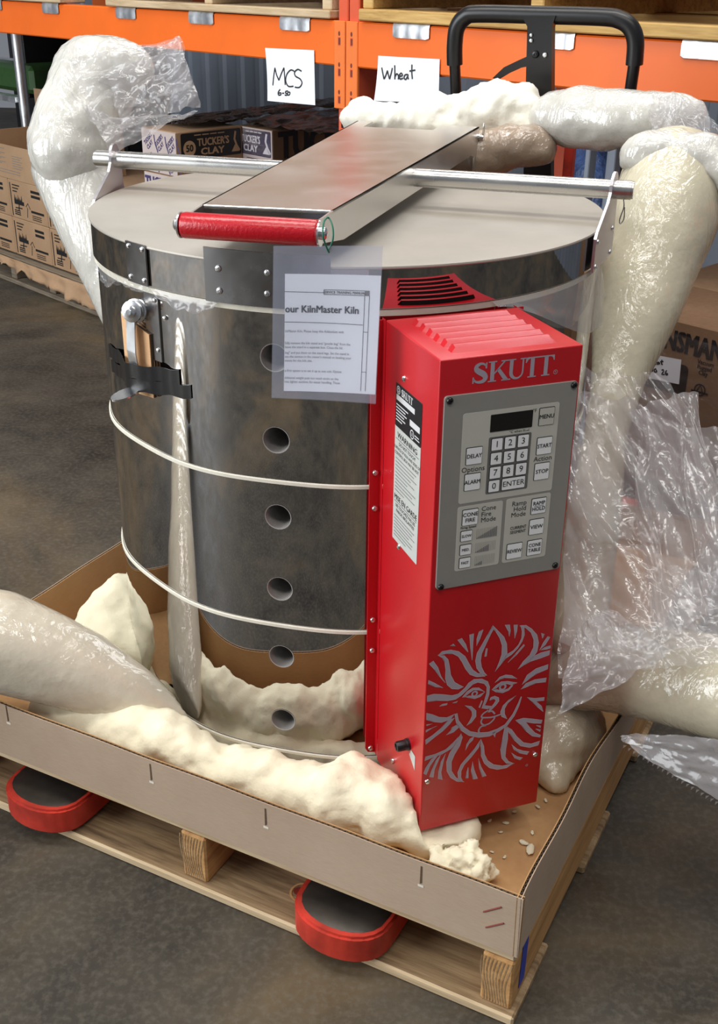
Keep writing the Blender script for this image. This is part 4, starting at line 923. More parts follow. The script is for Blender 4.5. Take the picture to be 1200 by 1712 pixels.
pr.build('page_print', [M['ink'], M['ink_grey'], M['ink_lines']], page)
tie = catmull([sp(548, 420, -.002), sp(556, 402, .0)+Vector((.0, .0, 0)), sp(556, 380, -.004), sp(549, 364, -.01), sp(541, 372, .004), sp(540, 395, .012), sp(546, 414, .004), sp(550, 422, 0)], 6)
o = otube('green_tie', M['green_tie'], tie, .0011, slv, 8)

# ================================================================== FOAM PACKING
def trc(p): d = Vector((p[0], p[1], 0))-TC; return d.dot(TA), d.dot(TN)
def in_tray(zmin=.1222):
    def keep(me):
        for v in me.vertices:
            a, n = trc(v.co); z = max(v.co.z, zmin)
            if z < TZ1+.004:
                a = min(max(a, -TW+TT+.004), -TT-.007); n = max(n, TT+.002)
            q = tr(a, n, z); r = math.hypot(q.x, q.y); lim = RJ(math.atan2(q.y, q.x))-.003 if z < .86 else .392
            if r < lim: q.x *= lim/r; q.y *= lim/r
            d, b = q.dot(BN), q.dot(BT)
            if -BW/2-.003 < b < BW/2+.02 and .38 < d < BD+.03: q.z = min(q.z, .158+.004*noise.noise(q*40))
            v.co = q
        me.update()
    return keep
def out_kiln(lim=.393):
    def keep(me):
        for v in me.vertices:
            r = math.hypot(v.co.x, v.co.y)
            if r < lim and v.co.z < .93: v.co.x *= lim/r; v.co.y *= lim/r
        me.update()
    return keep
def pxz(L): return [(*atz(u, v, z), r) for u, v, z, r in L]
def pxd(L): return [(*atd(u, v, d), r) for u, v, d, r in L]
# main spill of raw foam along the near side of the kiln
mb = MB(); blobs(mb, pxz([(95, 1190, .15, .045), (200, 1214, .155, .048), (270, 1238, .168, .046), (340, 1268, .165, .042), (420, 1296, .165, .042), (500, 1320, .162, .044), (560, 1338, .170, .05), (600, 1325, .182, .05), (640, 1352, .172, .048), (700, 1384, .152, .038), (768, 1392, .138, .022)]))
for i in range(40):
    az = math.radians(-168+i*2.6); sphere(mb, cyl(az, .112, .412), .030)
for u, v, z, r in ((590, 1290, .195, .030), (575, 1350, .165, .04), (460, 1335, .14, .035), (640, 1385, .15, .04), (240, 1222, .17, .04), (740, 1402, .135, .02)): sphere(mb, atz(u, v, z), r)
o = remeshed('foam_spill', mb, .0065, 4, [(.016, 10, 'n'), (.009, 24, 'fbm')], M['foam'], keep=in_tray())
tag(o, 'long ridge of lumpy cream raw foam along near side of kiln', 'foam')
mb = MB(); blobs(mb, pxz([(212, 1000, .215, .045), (180, 1035, .205, .05), (162, 1070, .19, .048), (200, 1085, .18, .055), (205, 1040, .19, .06), (225, 1085, .18, .05), (236, 1040, .19, .055), (240, 1085, .17, .055), (232, 1000, .205, .05)]))
o = remeshed('foam_spill', mb, .0065, 4, [(.012, 10, 'n'), (.007, 24, 'fbm')], M['foam'], keep=in_tray()); tag(o, 'pale raw foam heap between left tray wall and the kiln', 'foam')
mb = MB(); blobs(mb, pxz([(905, 1265, .15, .038), (935, 1232, .165, .052), (970, 1215, .16, .045), (925, 1300, .135, .026)]))
o = remeshed('foam_cushion', mb, .0065, 5, [(.008, 16, 'fbm')], M['bag'], keep=in_tray()); tag(o, 'film covered yellowish foam cushion on tray floor right of red box', 'foam')
mb = MB()
for u, v, z, r in ((740, 1445, .142, .022), (765, 1450, .145, .026), (795, 1455, .147, .026), (726, 1422, .158, .011), (788, 1415, .165, .013), (808, 1462, .135, .018)): sphere(mb, atz(u, v, z), r)
o = remeshed('foam_chunk', mb, .004, 2, [(.011, 34, 'fbm'), (.004, 90, 'billow')], M['foam'], keep=in_tray()); tag(o, 'torn loose chunk of cream foam in near right tray corner', 'foam')
crumb = None
for i, (u, v) in enumerate(((846, 1376), (887, 1421), (875, 1409), (818, 1372), (797, 1387), (837, 1391), (890, 1392), (822, 1424), (843, 1433), (899, 1349), (860, 1357), (912, 1338), (958, 1290), (985, 1262))):
    p = atz(u, v, .1235); p = tr(min(trc(p)[0], -.02), trc(p)[1], .1228)
    if crumb is None:
        m_ = MB(); sphere(m_, (0, 0, 0), 1, 8, 5); crumb = m_.mesh('foam_crumb', smooth=True)
        for v_ in crumb.vertices: v_.co *= 1+.35*noise.noise(v_.co*1.7)
    r = (.0035, .0075, .005, .003, .004, .0025, .003, .0022, .0025, .003, .0026, .003, .004, .004)[i]
    o = link('foam_crumb', crumb, M['foam'], world=Matrix.Translation(p+Zv*r*.3) @ Matrix.Rotation(i*1.3, 4, 'Z') @ Matrix.Diagonal((r*1.5, r*.8, r*.5, 1)))
    tag(o, 'tiny flake of cream foam lying on the tray floor', 'foam', 'foam flakes on the tray floor')
# film wrapped foam bags
def bag(name, label, parts, tails=(), mat='bag'):
    root = empty(name, parts[0][1][0][:3], label, 'foam bag')
    for nm, pts, vox, disp, mt in parts:
        mb = MB(); blobs(mb, pts, 5); remeshed(nm, mb, vox, 8, disp, M[mt or mat], root, keep=out_kiln())
    return root
bg_l = bag('foam_bag', 'tall white foam bag with clear film top behind kiln at left',
    [('bag_body', [(-.32, .40, .18, .05), (-.33, .36, .32, .055)]+pxd([(300, 640, 2.05, .06), (228, 520, 2.0, .066), (181, 420, 1.98, .07), (143, 335, 1.98, .074), (120, 285, 1.98, .074)]), .008, [(.006, 6, 'n')], 'bag_white'),
     ('bag_head', pxd([(117, 248, 1.95, .073), (132, 195, 1.95, .078), (158, 135, 1.95, .072), (195, 112, 1.93, .052), (225, 110, 1.92, .035)]), .008, [(.010, 9, 'n'), (.004, 26, 'fbm')], 'bag_white')])
def tailfn(seed, amp, fr=5, ang=2.4): return crumple(seed, amp, 5, ang, .4)
d = 1.9
sheet('film_tail', M['film_hazy'], atd(150, 105, d), atd(298, 58, d-.03), atd(333, 178, d-.04), atd(205, 205, d), 60, 44, tailfn(2, .010, 8), bg_l)
sheet('film_tail', M['film_hazy'], atd(135, 165, d-.03), atd(205, 205, d-.02), atd(333, 178, d-.06), atd(188, 258, d-.05), 60, 44, tailfn(5, .008, 9), bg_l)
sheet('film_tail', M['film'], atd(110, 95, d-.06), atd(300, 60, d-.08), atd(320, 150, d-.09), atd(150, 190, d-.05), 60, 44, tailfn(8, .012, 7), bg_l)
bg_b = bag('foam_bag', 'lumpy raw white foam ridge along back of kiln lid', [
    ('raw_foam', pxd([(607, 200, 2.2, .036), (650, 200, 2.2, .036), (700, 205, 2.18, .038), (760, 208, 2.17, .048), (820, 192, 2.16, .055), (870, 186, 2.15, .052), (905, 200, 2.13, .042)]), .0065, [(.020, 10, 'n'), (.012, 24, 'fbm')], 'foam_white'),
    ('bag_body', [(.10, .53, .18, .05), (.12, .53, .5, .055), (.16, .54, .80, .055), (.18, .55, .90, .045)], .009, [(.005, 8, 'n')], 'bag_white'),
    ('film_underside', pxd([(660, 262, 2.13, .038), (720, 262, 2.12, .045), (780, 262, 2.11, .045), (850, 250, 2.11, .045), (900, 245, 2.10, .035)]), .008, [(.008, 14, 'fbm')], 'bag_shade_brown')])
bg_c = bag('foam_bag', 'white film wrapped foam roll lying behind lid at right', [
    ('bag_body', pxd([(925, 195, 2.10, .050), (965, 197, 2.07, .058), (1015, 202, 2.04, .056), (1075, 198, 2.0, .046), (1130, 192, 1.97, .038), (1160, 190, 1.96, .026)]), .007, [(.007, 8, 'n'), (.003, 26, 'fbm')], 'bag_white')])
sheet('film_tail', M['film_hazy'], atd(1085, 150, 1.93), atd(1180, 170, 1.9), atd(1200, 250, 1.86), atd(1090, 230, 1.9), 44, 44, tailfn(11, .010, 8), bg_c)
sheet('film_tail', M['film'], atd(1100, 155, 1.90), atd(1170, 165, 1.87), atd(1215, 235, 1.84), atd(1120, 260, 1.87), 44, 44, tailfn(14, .010, 8), bg_c)
bg_d = bag('foam_bag', 'wide cream film wrapped foam bag standing right of the kiln', [
    ('bag_body', pxd([(1128, 300, 1.86, .088), (1112, 360, 1.85, .092), (1086, 430, 1.84, .083), (1058, 520, 1.82, .071), (1026, 620, 1.80, .057), (1002, 720, 1.78, .051), (988, 820, 1.76, .05), (975, 950, 1.74, .05), (965, 1060, 1.72, .045)])+[(.415, -.12, .18, .045)], .008, [(.006, 6, 'n')], 'bag'),
    ('folded_top', pxd([(1065, 262, 1.83, .030), (1110, 258, 1.82, .036), (1160, 262, 1.81, .04), (1230, 280, 1.8, .045)]), .007, [(.010, 16, 'fbm')], 'bag_white')])
F0 = [(.335, -.215, .18, .035), (.37, -.245, .222, .052), (.42, -.285, .275, .063), (.50, -.35, .312, .072), (.62, -.44, .345, .078), (.78, -.56, .38, .085)]
bg_f = bag('foam_bag', 'pale film wrapped foam bag lying over the right tray wall', [('bag_body', F0, .008, [(.006, 6, 'n')], 'bag')])
# torn film flap with a perforated edge under that bag
d = 1.36
sheet('film_flap', M['film_hazy'], atd(1035, 1232, 1.42), atd(1215, 1235, 1.30), atd(1215, 1352, 1.31), atd(1048, 1245, 1.42), 40, 30, tailfn(17, .005, 5), bg_f)
mb = MB()
for i in range(22):
    t = i/21; p = atd(1045+170*t, 1246+104*t, 1.42-.11*t); mb.add([p+Vector((-.002, 0, 0)), p+Vector((.002, 0, 0)), p+Vector((-.002, 0, -.005))], [(0, 1, 2)])
o = mb.build('perforated_edge', M['film_hazy'], bg_f); o['kind'] = 'stuff'
G0 = [(*tr(-.622, .165, .160), .014), (*tr(-.655, .152, .172), .030), (*tr(-.705, .132, .198), .050), (*tr(-.775, .100, .240), .066), (*tr(-.88, .042, .297), .080), (*tr(-1.02, -.05, .345), .086), (*tr(-1.22, -.20, .39), .088), (*tr(-1.48, -.45, .41), .09), (*tr(-1.72, -.70, .30), .088), (*tr(-1.90, -.90, .092), .086)]
bg_g = bag('foam_bag', 'large smooth film wrapped foam bag in left foreground over near tray wall', [('bag_body', G0, .008, [(.006, 6, 'n')], 'bag_grey')])
# loose crumpled film right of the control box
cf = empty('crumpled_film', atd(1080, 1040, 1.55), 'heap of crumpled clear plastic film right of the control box', 'plastic film')
for k, (P4, sd, am, mt, fr) in enumerate((
    ([atd(955, 650, 1.66), atd(1215, 700, 1.60), atd(1230, 1085, 1.45), atd(935, 1075, 1.52)], 21, .022, 'film_hazy', 7),
    ([atd(965, 600, 1.64), atd(1120, 640, 1.58), atd(1215, 900, 1.50), atd(940, 900, 1.58)], 24, .018, 'film', 8),
    ([atd(1050, 680, 1.62), atd(1165, 640, 1.60), atd(1225, 1000, 1.47), atd(1090, 1080, 1.47)], 27, .02, 'film_hazy', 6),
    ([atd(950, 880, 1.58), atd(1220, 960, 1.46), atd(1220, 1100, 1.42), atd(930, 1130, 1.49)], 30, .016, 'film', 9),
    ([atd(960, 1050, 1.50), atd(1010, 1010, 1.49), atd(1120, 1085, 1.44), atd(925, 1190, 1.46)], 33, .012, 'film_hazy', 7))):
    sheet('film_fold', M[mt], *P4, 84, 84, crumple(sd, am, fr*.62, .75+.12*k, .22), cf)
# film caught between the lid and the body
lf = empty('film_skirt', cyl(math.radians(-40), SEAM, .39), 'torn clear film skirt trapped under the lid edge', 'plastic film')
def skirt(az0, az1, drop, out, mt, seed):
    n, m = 44, 10; mb = MB(); vs = []
    for i in range(n+1):
        t = i/n; az = math.radians(az0+(az1-az0)*t); D = drop(t)
        for j in range(m+1):
            s_ = j/m; R = KR+.0066+out*s_+.0022*noise.noise(Vector((t*9, s_*3, seed)))*s_*2; vs.append(cyl(az, SEAM+.001-D*s_, R))
    mb.add(vs, [(i*(m+1)+j, (i+1)*(m+1)+j, (i+1)*(m+1)+j+1, i*(m+1)+j+1) for i in range(n) for j in range(m)])
    mb.build('film_edge', M[mt], lf, smooth=True)
skirt(-56, -8, lambda t: .004+.085*max(0, math.sin(min(t*1.25, 1)*math.pi/2))**1.5*(1-.35*max(0, t-.8)*5), .014, 'film_hazy', 3)
skirt(-152, -139, lambda t: .004+.020*math.sin(t*math.pi), .003, 'film', 5)
skirt(-126, -110, lambda t: .004+.018*math.sin(t*math.pi)**.7*(.6+.4*t)*(1+.2*math.sin(t*20)), .004, 'film_hazy', 7)
skirt(-139, -126, lambda t: .004+.006*math.sin(t*math.pi), .003, 'film', 9)

# ================================================================== RACK
rack = empty('pallet_rack', rk(-.22, 0, 0), 'orange steel pallet rack with slotted post behind the kiln', 'rack')
BT1, BT0 = 1.094, .974
def rbox(name, mat, s0, s1, q0, q1, z0, z1, parent, bev=.003): return obox(name, mat, rk((s0+s1)/2, (q0+q1)/2, (z0+z1)/2), (s1-s0, q1-q0, z1-z0), RTH, parent, bev)
sP0 = rks(560, 100)[0]; sPm = rks(578, 100)[0]; sP1 = rks(597, 100)[0]
rbox('beam', M['orange'], -3.2, sP0, -.05, 0, BT0, BT1, rack, .004); rbox('beam', M['orange'], sP1, 2.4, -.05, 0, BT0, BT1, rack, .004)
zc0 = rks(570, 182)[1]
for s0, s1 in ((sP0-.002, sPm-.002), (sPm+.002, sP1+.003)):
    c = rbox('beam_connector', M['orange_conn'], s0, s1, -.008, .003, zc0, BT1, rack, .002)
    cx = (s0+s1)/2
    for v in (56, 108, 154):
        pr = Print(rk(0, .003, 0), RX, Zv, RN, .0006); z = rks(570, v)[1]; pr.poly([(cx+.004*math.cos(t*.785), z+.0065*math.sin(t*.785)) for t in range(8)], 0); pr.build('round_hole', M['rust'], c)
        pr = Print(rk(0, .003, 0), RX, Zv, RN, .0006); z = rks(570, v+13)[1]; pr.rect(cx-.005, z-.011, cx+.005, z+.011, 1, 0); pr.rect(cx-.003, z-.009, cx+.005, z+.009, 0, .0002); pr.build('slot', [M['rust'], M['orange_post']], c)
for s0, s1 in ((sP0+.004, sPm-.002), (sPm+.003, sP1-.002)):
    p = rbox('post', M['orange_post'], s0, s1, -.09, -.009, 0, 3.0, rack, .003)
    cx = (s0+s1)/2
    for k in range(14):
        z = rks(570, 205)[1]-.076*3+.076*k*1.0
        if z < zc0-.02 or z > BT1+.03: pr = Print(rk(0, -.009, 0), RX, Zv, RN, .0006); pr.rect(cx-.006, z-.016, cx+.006, z+.016); pr.build('slot', M['dark_void'], p)
for q in (-1.05,):
    rbox('post', M['orange_post'], sP0+.004, sP1-.002, q-.08, q, 0, 3.0, rack, .003); rbox('beam', M['orange'], -3.2, 2.4, q, q+.05, BT0, BT1, rack, .004)
rbox('side_strut', M['orange_post'], sP0+.01, sP1-.01, -1.0, -.09, .93, .965, rack, .002)
def clip(u0, u1, vc):
    s0, s1 = rks(u0, vc)[0], rks(u1, vc)[0]; mb = MB(); n = 12; vs = []
    for i in range(n+1):
        t = i/n; s = s0+(s1-s0)*t; e = .0015+.002*math.sin(t*math.pi*3)**2*(0 < t < 1); dz = .004*(t in (0, 1))
        vs += [rk(s, -.04, BT1+.0025), rk(s, .0015, BT1+.0025), rk(s, .003+e, BT1-.008), rk(s, .003+e, BT1-.034+dz), rk(s, .001, BT1-.037+dz)]
    mb.add(vs, [(5*i+j, 5*i+5+j, 5*i+6+j, 5*i+1+j) for i in range(n) for j in range(4)]); mb.build('deck_clip', M['galv'], rack, ang=30)
for u0, u1, v in ((-16, 4, 10), (72, 99, 15), (195, 228, 24), (317, 358, 33), (469, 519, 42), (658, 719, 52), (905, 961, 70), (1140, 1212, 80)): clip(u0, u1, v)
# pallets and cartons on the rack
def rackpallet(s0, s1, label, wm, zb=BT1+.004, th=.022, q0=.015):
    root = empty('wooden_pallet', rk((s0+s1)/2, -.5, zb), label, 'pallet', 'pallets on the rack beams')
    for q in (q0, -.48, -.96): rbox('bottom_board', M[wm], s0, s1, q-.11, q, zb, zb+th, root)
    for s in (s0+.005, (s0+s1)/2-.02, s1-.045): rbox('stringer', M[wm], s, s+.04, q0-1.0, q0-.012, zb+th+.0002, zb+th+.088, root)
    for k in range(7): rbox('deck_board', M[wm], s0, s1, q0-.1-k*.15, q0-k*.15, zb+th+.0884, zb+th+.104, root)
    return zb+th+.1045
sa, sb = rks(183, 20)[0], rks(557, 25)[0]
zt1 = rackpallet(sa, sb, 'pale wooden pallet on the rack beam above the clay boxes', 'wood_edge')
sc0, sc1 = rks(605, 25)[0], rks(605, 25)[0]+1.22
zt2 = rackpallet(sc0, sc1, 'yellow wooden pallet on the rack beam above the black handle', 'wood_yel', th=.03)
sd1 = rks(106, 8)[0]; zt3 = rackpallet(sd1-1.1, sd1, 'pale wooden pallet on the rack beam at top left corner', 'wood_edge')
def carton(name, label, s0, s1, q0, q1, z0, z1, mat='kraft_dk', group=None, cat='box', rz=0.0):
    root = empty(name, rk((s0+s1)/2, (q0+q1)/2, z0), label, cat, group)
    rbox('carton', M[mat], s0, s1, q0, q1, z0, z1, root, .003); return root
for (s0, s1, zz, where) in ((sa, sb, zt1, 'pale rack pallet'), (sc0, sc1, zt2, 'yellow rack pallet'), (sd1-1.1, sd1, zt3, 'top left rack pallet')):
    m = (s0+s1)/2
    for k, (x0, x1) in enumerate(((s0+.01, m-.004), (m+.004, s1-.01))):
        carton('cardboard_box', 'brown carton on %s, %s of the pair' % (where, ('left', 'right')[k]), x0, x1, -.95, -.02, zz+.0005, zz+.75, 'kraft', 'cartons on the rack pallets')
# paper signs
def sign(name, label, pts, strokes, wd):
    q = .0065; X = [rks(u, v, q) for u, v in pts]; root = empty(name, rk(X[0][0], q, X[0][1]), label, 'sign')
    mb = MB(); n = 10; vs = []
    for j in range(n+1):
        for i in range(n+1):
            u, v = i/n, j/n; s = [X[0][k]*(1-u)*(1-v)+X[1][k]*u*(1-v)+X[2][k]*u*v+X[3][k]*(1-u)*v for k in (0, 1)]
            vs.append(rk(s[0], q+.012*v*v*(1-u)+.002*math.sin(u*5), s[1]))
    mb.add(vs, [(j*(n+1)+i, j*(n+1)+i+1, (j+1)*(n+1)+i+1, (j+1)*(n+1)+i) for j in range(n) for i in range(n)]); mb.build('paper', M['paper'], root, smooth=True)
    (s0, z0), (s1, z1) = X[0], X[2]
    class SP_(Print):
        def P(s, p, e=0):
            u = (p[0]-s0)/(s1-s0); v = (z0-p[1])/(z0-z1); return s.o+s.x*p[0]+s.y*p[1]+s.n*(s.off+e+.012*max(v, 0)**2*(1-u)+.002*math.sin(u*5))
    pr = SP_(rk(0, q, 0), RX, Zv, RN, .0012)
    for st in strokes: pr.stroke([tuple(p)[:2] for p in catmull([Vector((*rks(u, v, q), 0)) for u, v in st], 4)], wd)
    pr.build('handwriting', M['ink'], root)
H2 = lambda L: [(a/2, b/2) for a, b in L]
sign('paper_sign', 'white taped paper sign handwritten MCS on orange beam', [(443, 80), (524, 84), (526, 176), (452, 168)], [H2(L) for L in (
    [(918, 285), (919, 256), (922, 226)], [(922, 226), (928, 248), (937, 268)], [(937, 268), (944, 246), (952, 226)], [(952, 226), (955, 255), (958, 284)], [(985, 238), (974, 234), (962, 248), (959, 270), (968, 288), (984, 288)],
    [(1008, 238), (996, 232), (986, 242), (990, 255), (1004, 264), (1010, 278), (1002, 292), (988, 291)], [(943, 298), (937, 308), (939, 317), (946, 316), (946, 310), (938, 311)], [(950, 311), (956, 311)], [(968, 304), (961, 305), (960, 310), (966, 313), (964, 318), (958, 317)], [(968, 308), (966, 316), (972, 317), (974, 309), (968, 307)])], .0042)
W2 = lambda L: [(540+a/1.818, b/1.818) for a, b in L]
sign('paper_sign', 'white taped paper sign handwritten Wheat on orange beam', [(632, 93), (734, 99), (732, 172), (630, 168)], [W2(L) for L in (
    [(180, 205), (184, 222), (189, 240)], [(189, 240), (194, 228), (198, 214)], [(198, 214), (202, 228), (206, 240)], [(206, 240), (210, 222), (213, 206)], [(220, 198), (221, 220), (222, 241)], [(222, 232), (227, 224), (232, 230), (232, 241)], [(236, 232), (244, 229), (240, 222), (234, 230), (238, 240), (246, 237)], [(259, 226), (251, 228), (249, 237), (254, 241), (259, 232)], [(260, 225), (260, 234), (262, 241)], [(271, 196), (271, 220), (273, 240)], [(264, 216), (281, 213)])], .0042)

# ================================================================== CLAY BOXES UNDER THE RACK
ZC = rks(293, 222, -.05)[1]; sC = rks(293, 222, -.05)[0]
X2 = atz(397, 209, ZC); q2 = (X2-RO).dot(RN); s2 = (X2-RO).dot(RX); s3 = rks(455, 220, q2)[0]
def tucker(pr, x0, y0, W_, H_, mi_ink, mi_pale, big=True):
    """a printed panel reading TUCKER'S CLAY"""
    pr.rrect(x0, y0, x0+W_, y0+H_, H_*.08, mi_ink)
    off = .26 if big else .06
    if big:
        c = (x0+W_*.135, y0+H_*.42); pr.poly([(c[0]+H_*.30*math.cos(t*.35), c[1]+H_*.30*math.sin(t*.35)) for t in range(18)], mi_pale, .0006); pr.text('50', c[0], c[1], H_*.36, mi_ink, .0012, bold=.03)
    tw = W_*(.55 if big else .62)
    pr.text("TUCKER'S", x0+W_*(off+.27) if big else x0+W_*.37, y0+H_*.60, H_*.40, mi_pale, .0006, bold=.03, sx=tw/(H_*.40*4.6))
    pr.text('CLAY', x0+W_*(off+.25) if big else x0+W_*.36, y0+H_*.25, H_*.36, mi_pale, .0006, bold=.04, sx=tw*.72/(H_*.36*2.5))
    fx = x0+W_*.90 if big else x0+W_*.86; fw = W_*.07 if big else W_*.12
    pr.poly([(fx-fw, y0+H_*.12), (fx+fw, y0+H_*.12), (fx-fw*.1, y0+H_*.40)], mi_pale, .0006)
    pr.stroke([(fx+fw*.1, y0+H_*.9), (fx-fw*.2, y0+H_*.6), (fx+fw*.3, y0+H_*.35), (fx+fw, y0+H_*.14)], fw*.45, mi_pale, .0006)
    [pr.rect(x0+W_*(.22+.13*i), y0+H_*.88, x0+W_*(.33+.13*i), y0+H_*.92, mi_pale, .0006) for i in range(4)]
HB = .155
b1 = carton('clay_box', 'kraft clay box with black printed panel and round 50 mark', sC-.215, sC, q2+.003, -.05, ZC-HB, ZC, 'kraft', 'clay boxes under the rack')
L1 = -.05-q2
pr = Print(rk(sC, -.05, 0), -RN, Zv, RX, .001); tucker(pr, .02, ZC-.098, L1*1.0-.03, .092, 0, 1); pr.rect(.06, ZC-.118, L1*.9, ZC-.113, 0); pr.rect(.06, ZC-.13, L1*.7, ZC-.126, 0)
pr.build('printed_panel', [M['ink'], M['kraft_ink']], b1)
pr = Print(rk(sC-.215, -.05, 0), RX, Zv, RN, .001); pr.rect(.0, ZC-HB+.003, .215, ZC-.003, 0)
for i in range(3):
    for j in range(2):
        cx = .04+.07*i; cy = ZC-.05-.07*j
        pr.text("TUCKER'S", cx, cy+.012, .022, 1, .0006, bold=.03, sx=.6, rot=.7); pr.text('CLAY', cx+.01, cy-.008, .022, 1, .0006, bold=.03, sx=.8, rot=.7)
        pr.stroke([(cx+.04, cy+.03), (cx+.045, cy), (cx+.06, cy-.03)], .006, 1, .0006)
pr.build('printed_front', [M['whitebox'], M['purple_ink']], b1)
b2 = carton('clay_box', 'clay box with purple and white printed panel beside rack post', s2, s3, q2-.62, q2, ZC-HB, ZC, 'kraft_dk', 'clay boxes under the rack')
pr = Print(rk(s2, q2, 0), RX, Zv, RN, .001); Wb = s3-s2; pr.rect(.001, ZC-HB+.002, Wb-.001, ZC-.002, 0); tucker(pr, .008, ZC-.098, Wb-.016, .092, 1, 2, False)
for j in range(4): pr.rect(Wb*.25, ZC-.112-j*.009, Wb*(.85-.1*(j % 2)), ZC-.108-j*.009, 1)
pr.build('printed_panel', [M['whitebox'], M['purple_ink'], M['pale_ink']], b2)
pr = Print(rk(s3, q2, 0), -RN, Zv, RX, .001); pr.text("TUCKER'S", .03, ZC-.06, .13, 0, 0, 'LEFT', .05, .85); pr.build('printed_side', M['ink'], b2)
lowb = []
for k, (s0, s1) in enumerate(((sC-.215, sC), (sC+.01, s3))):
    q1 = -.05 if k < 1 else q2
    b = carton('clay_box', ('white fronted clay box in lower row seen past the lid', 'kraft clay box in lower row below purple panel')[k], s0, s1, -1.0, q1, ZC-2*HB-.002, ZC-HB-.001, 'kraft', 'clay boxes under the rack')
    if k == 0:
        pr = Print(rk(s0, q1, 0), RX, Zv, RN, .001); pr.rect(0, ZC-2*HB, s1-s0, ZC-HB-.003, 0); pr.text("TUCKER'S", .105, ZC-HB-.045, .075, 1, .0006, bold=.04, sx=.6); pr.text('CLAY', .105, ZC-HB-.11, .07, 1, .0006, bold=.04)
        pr.build('printed_front', [M['whitebox'], M['purple_ink']], b)
zz = ZC-2*HB-.002
cpl = empty('wooden_pallet', rk(sC-.1, -.5, 0), 'weathered pallet holding the clay boxes under the rack', 'pallet', 'floor pallets at the rack')
for q in (-.04, -.5, -.95): rbox('bottom_board', M['wood_old'], sC-.235, s3+.05, q-.1, q, 0, .018, cpl)
for s in (sC-.23, sC-.05, s3-.01): rbox('stringer', M['wood_old'], s, s+.04, -1.05, -.042, .0182, .11, cpl)
for k in range(6): rbox('deck_board', M['wood_old'], sC-.235, s3+.05, -.15-k*.17, -.04-k*.17, .1102, .128, cpl)
z0 = .1285; k = 0
while z0 < zz-.02:
    h_ = min(HB, zz-z0-.001)
    carton('clay_box', 'wide kraft carton low under the rack, %s from the floor' % ('first', 'second', 'third', 'fourth', 'fifth')[k], sC-.215, s3, -1.0, -.05 if k < 9 else q2, z0, z0+h_-.001, 'kraft_dk', 'clay boxes under the rack'); z0 += h_; k += 1
# dark wrap on top of the clay boxes
def wrapfn(u, v): return (.012*(1-abs(noise.noise(Vector((u*6, v*9, 1.5))))*2)+.004*noise.noise(Vector((u*22, v*22, 4))), 0, 0)
o = sheet('dark_wrap', M['blackwrap'], rk(sC-.215, -.14, ZC+.012), rk(s2-.004, -.14, ZC+.012), rk(s2-.004, -1.02, ZC+.035), rk(sC-.215, -1.02, ZC+.035), 60, 50, wrapfn); tag(o, 'crumpled dark plastic wrap over the black panel clay box', 'plastic wrap')
o = sheet('dark_wrap', M['blackwrap'], rk(s2+.002, q2-.005, ZC+.010), rk(s3+.28, q2-.005, ZC+.010), rk(s3+.3, -1.1, ZC+.03), rk(s2+.002, -1.1, ZC+.03), 60, 50, wrapfn); tag(o, 'crumpled dark plastic wrap over the purple panel clay box', 'plastic wrap')

# ================================================================== LEFT STACK OF CARTONS
QL = .12
zA = rks(20, 421, QL)[1]; zB = rks(20, 362, QL)[1]; zD = rks(20, 303, QL)[1]; sL = rks(17, 340, QL)[0]; sM = rks(77, 345, QL)[0]; wB = sM-sL
def leftprint(b, s0, z0, z1):
    pr = Print(rk(s0, QL, 0), RX, Zv, RN, .001); W_ = wB; H_ = z1-z0
    pr.rect(.05*W_, z0+.05*H_, .07*W_, z1-.08*H_, 0)
    for i in range(3): pr.rect(.12*W_, z1-(.14+.08*i)*H_, (.32-.04*i)*W_, z1-(.11+.08*i)*H_, 0)
    for i in range(7): pr.poly([(.14*W_+.035*W_*i*.9, z1-.52*H_), (.17*W_+.035*W_*i*.9, z1-.52*H_), (.16*W_+.035*W_*i*.9, z1-(.36+.05*(i % 3))*H_)], 0)
    pr.rect(.14*W_, z1-.62*H_, .40*W_, z1-.52*H_, 0); pr.stroke([(.26*W_, z1-.62*H_), (.24*W_, z1-.78*H_)], .02*W_, 0); pr.stroke([(.15*W_, z1-.72*H_), (.34*W_, z1-.70*H_)], .015*W_, 0)
    pr.stroke([(.46*W_, z1-.9*H_), (.49*W_, z1-.65*H_), (.45*W_, z1-.62*H_), (.51*W_, z1-.52*H_), (.56*W_, z1-.66*H_)], .012*W_, 0)
    for i in range(3): pr.rect(.12*W_, z1-(.80+.05*i)*H_, .28*W_, z1-(.77+.05*i)*H_, 0)
    for i in range(2): pr.rect(.62*W_, z1-(.22+.12*i)*H_, .86*W_, z1-(.15+.12*i)*H_, 0)
    pr.rect(.58*W_, z1-.74*H_, .92*W_, z1-.68*H_, 0)
    for i in range(3): pr.rect(.60*W_, z1-(.82+.05*i)*H_, .84*W_, z1-(.80+.05*i)*H_, 0)
    pr.build('printed_marks', M['ink'], b)['kind'] = 'stuff'
hB = zB-zA
names = {(0, -1): 'leftmost printed carton in bottom row of left stack', (0, 0): 'second printed carton in bottom row of left stack', (0, 1): 'third printed carton in bottom row, beside white foam bag',
         (1, -1): 'leftmost printed carton in middle row of left stack', (1, 0): 'second printed carton in middle row under the open box', (1, 1): 'third printed carton in middle row behind white foam bag'}
for (r, c), lb in names.items():
    z0 = zA+r*(hB+.0008); s0 = sL+c*(wB+.004)
    b = carton('printed_carton', lb, s0, s0+wB, QL-.55, QL, z0, z0+hB, 'kraft', 'printed cartons in the left stack'); leftprint(b, s0, z0, z0+hB)
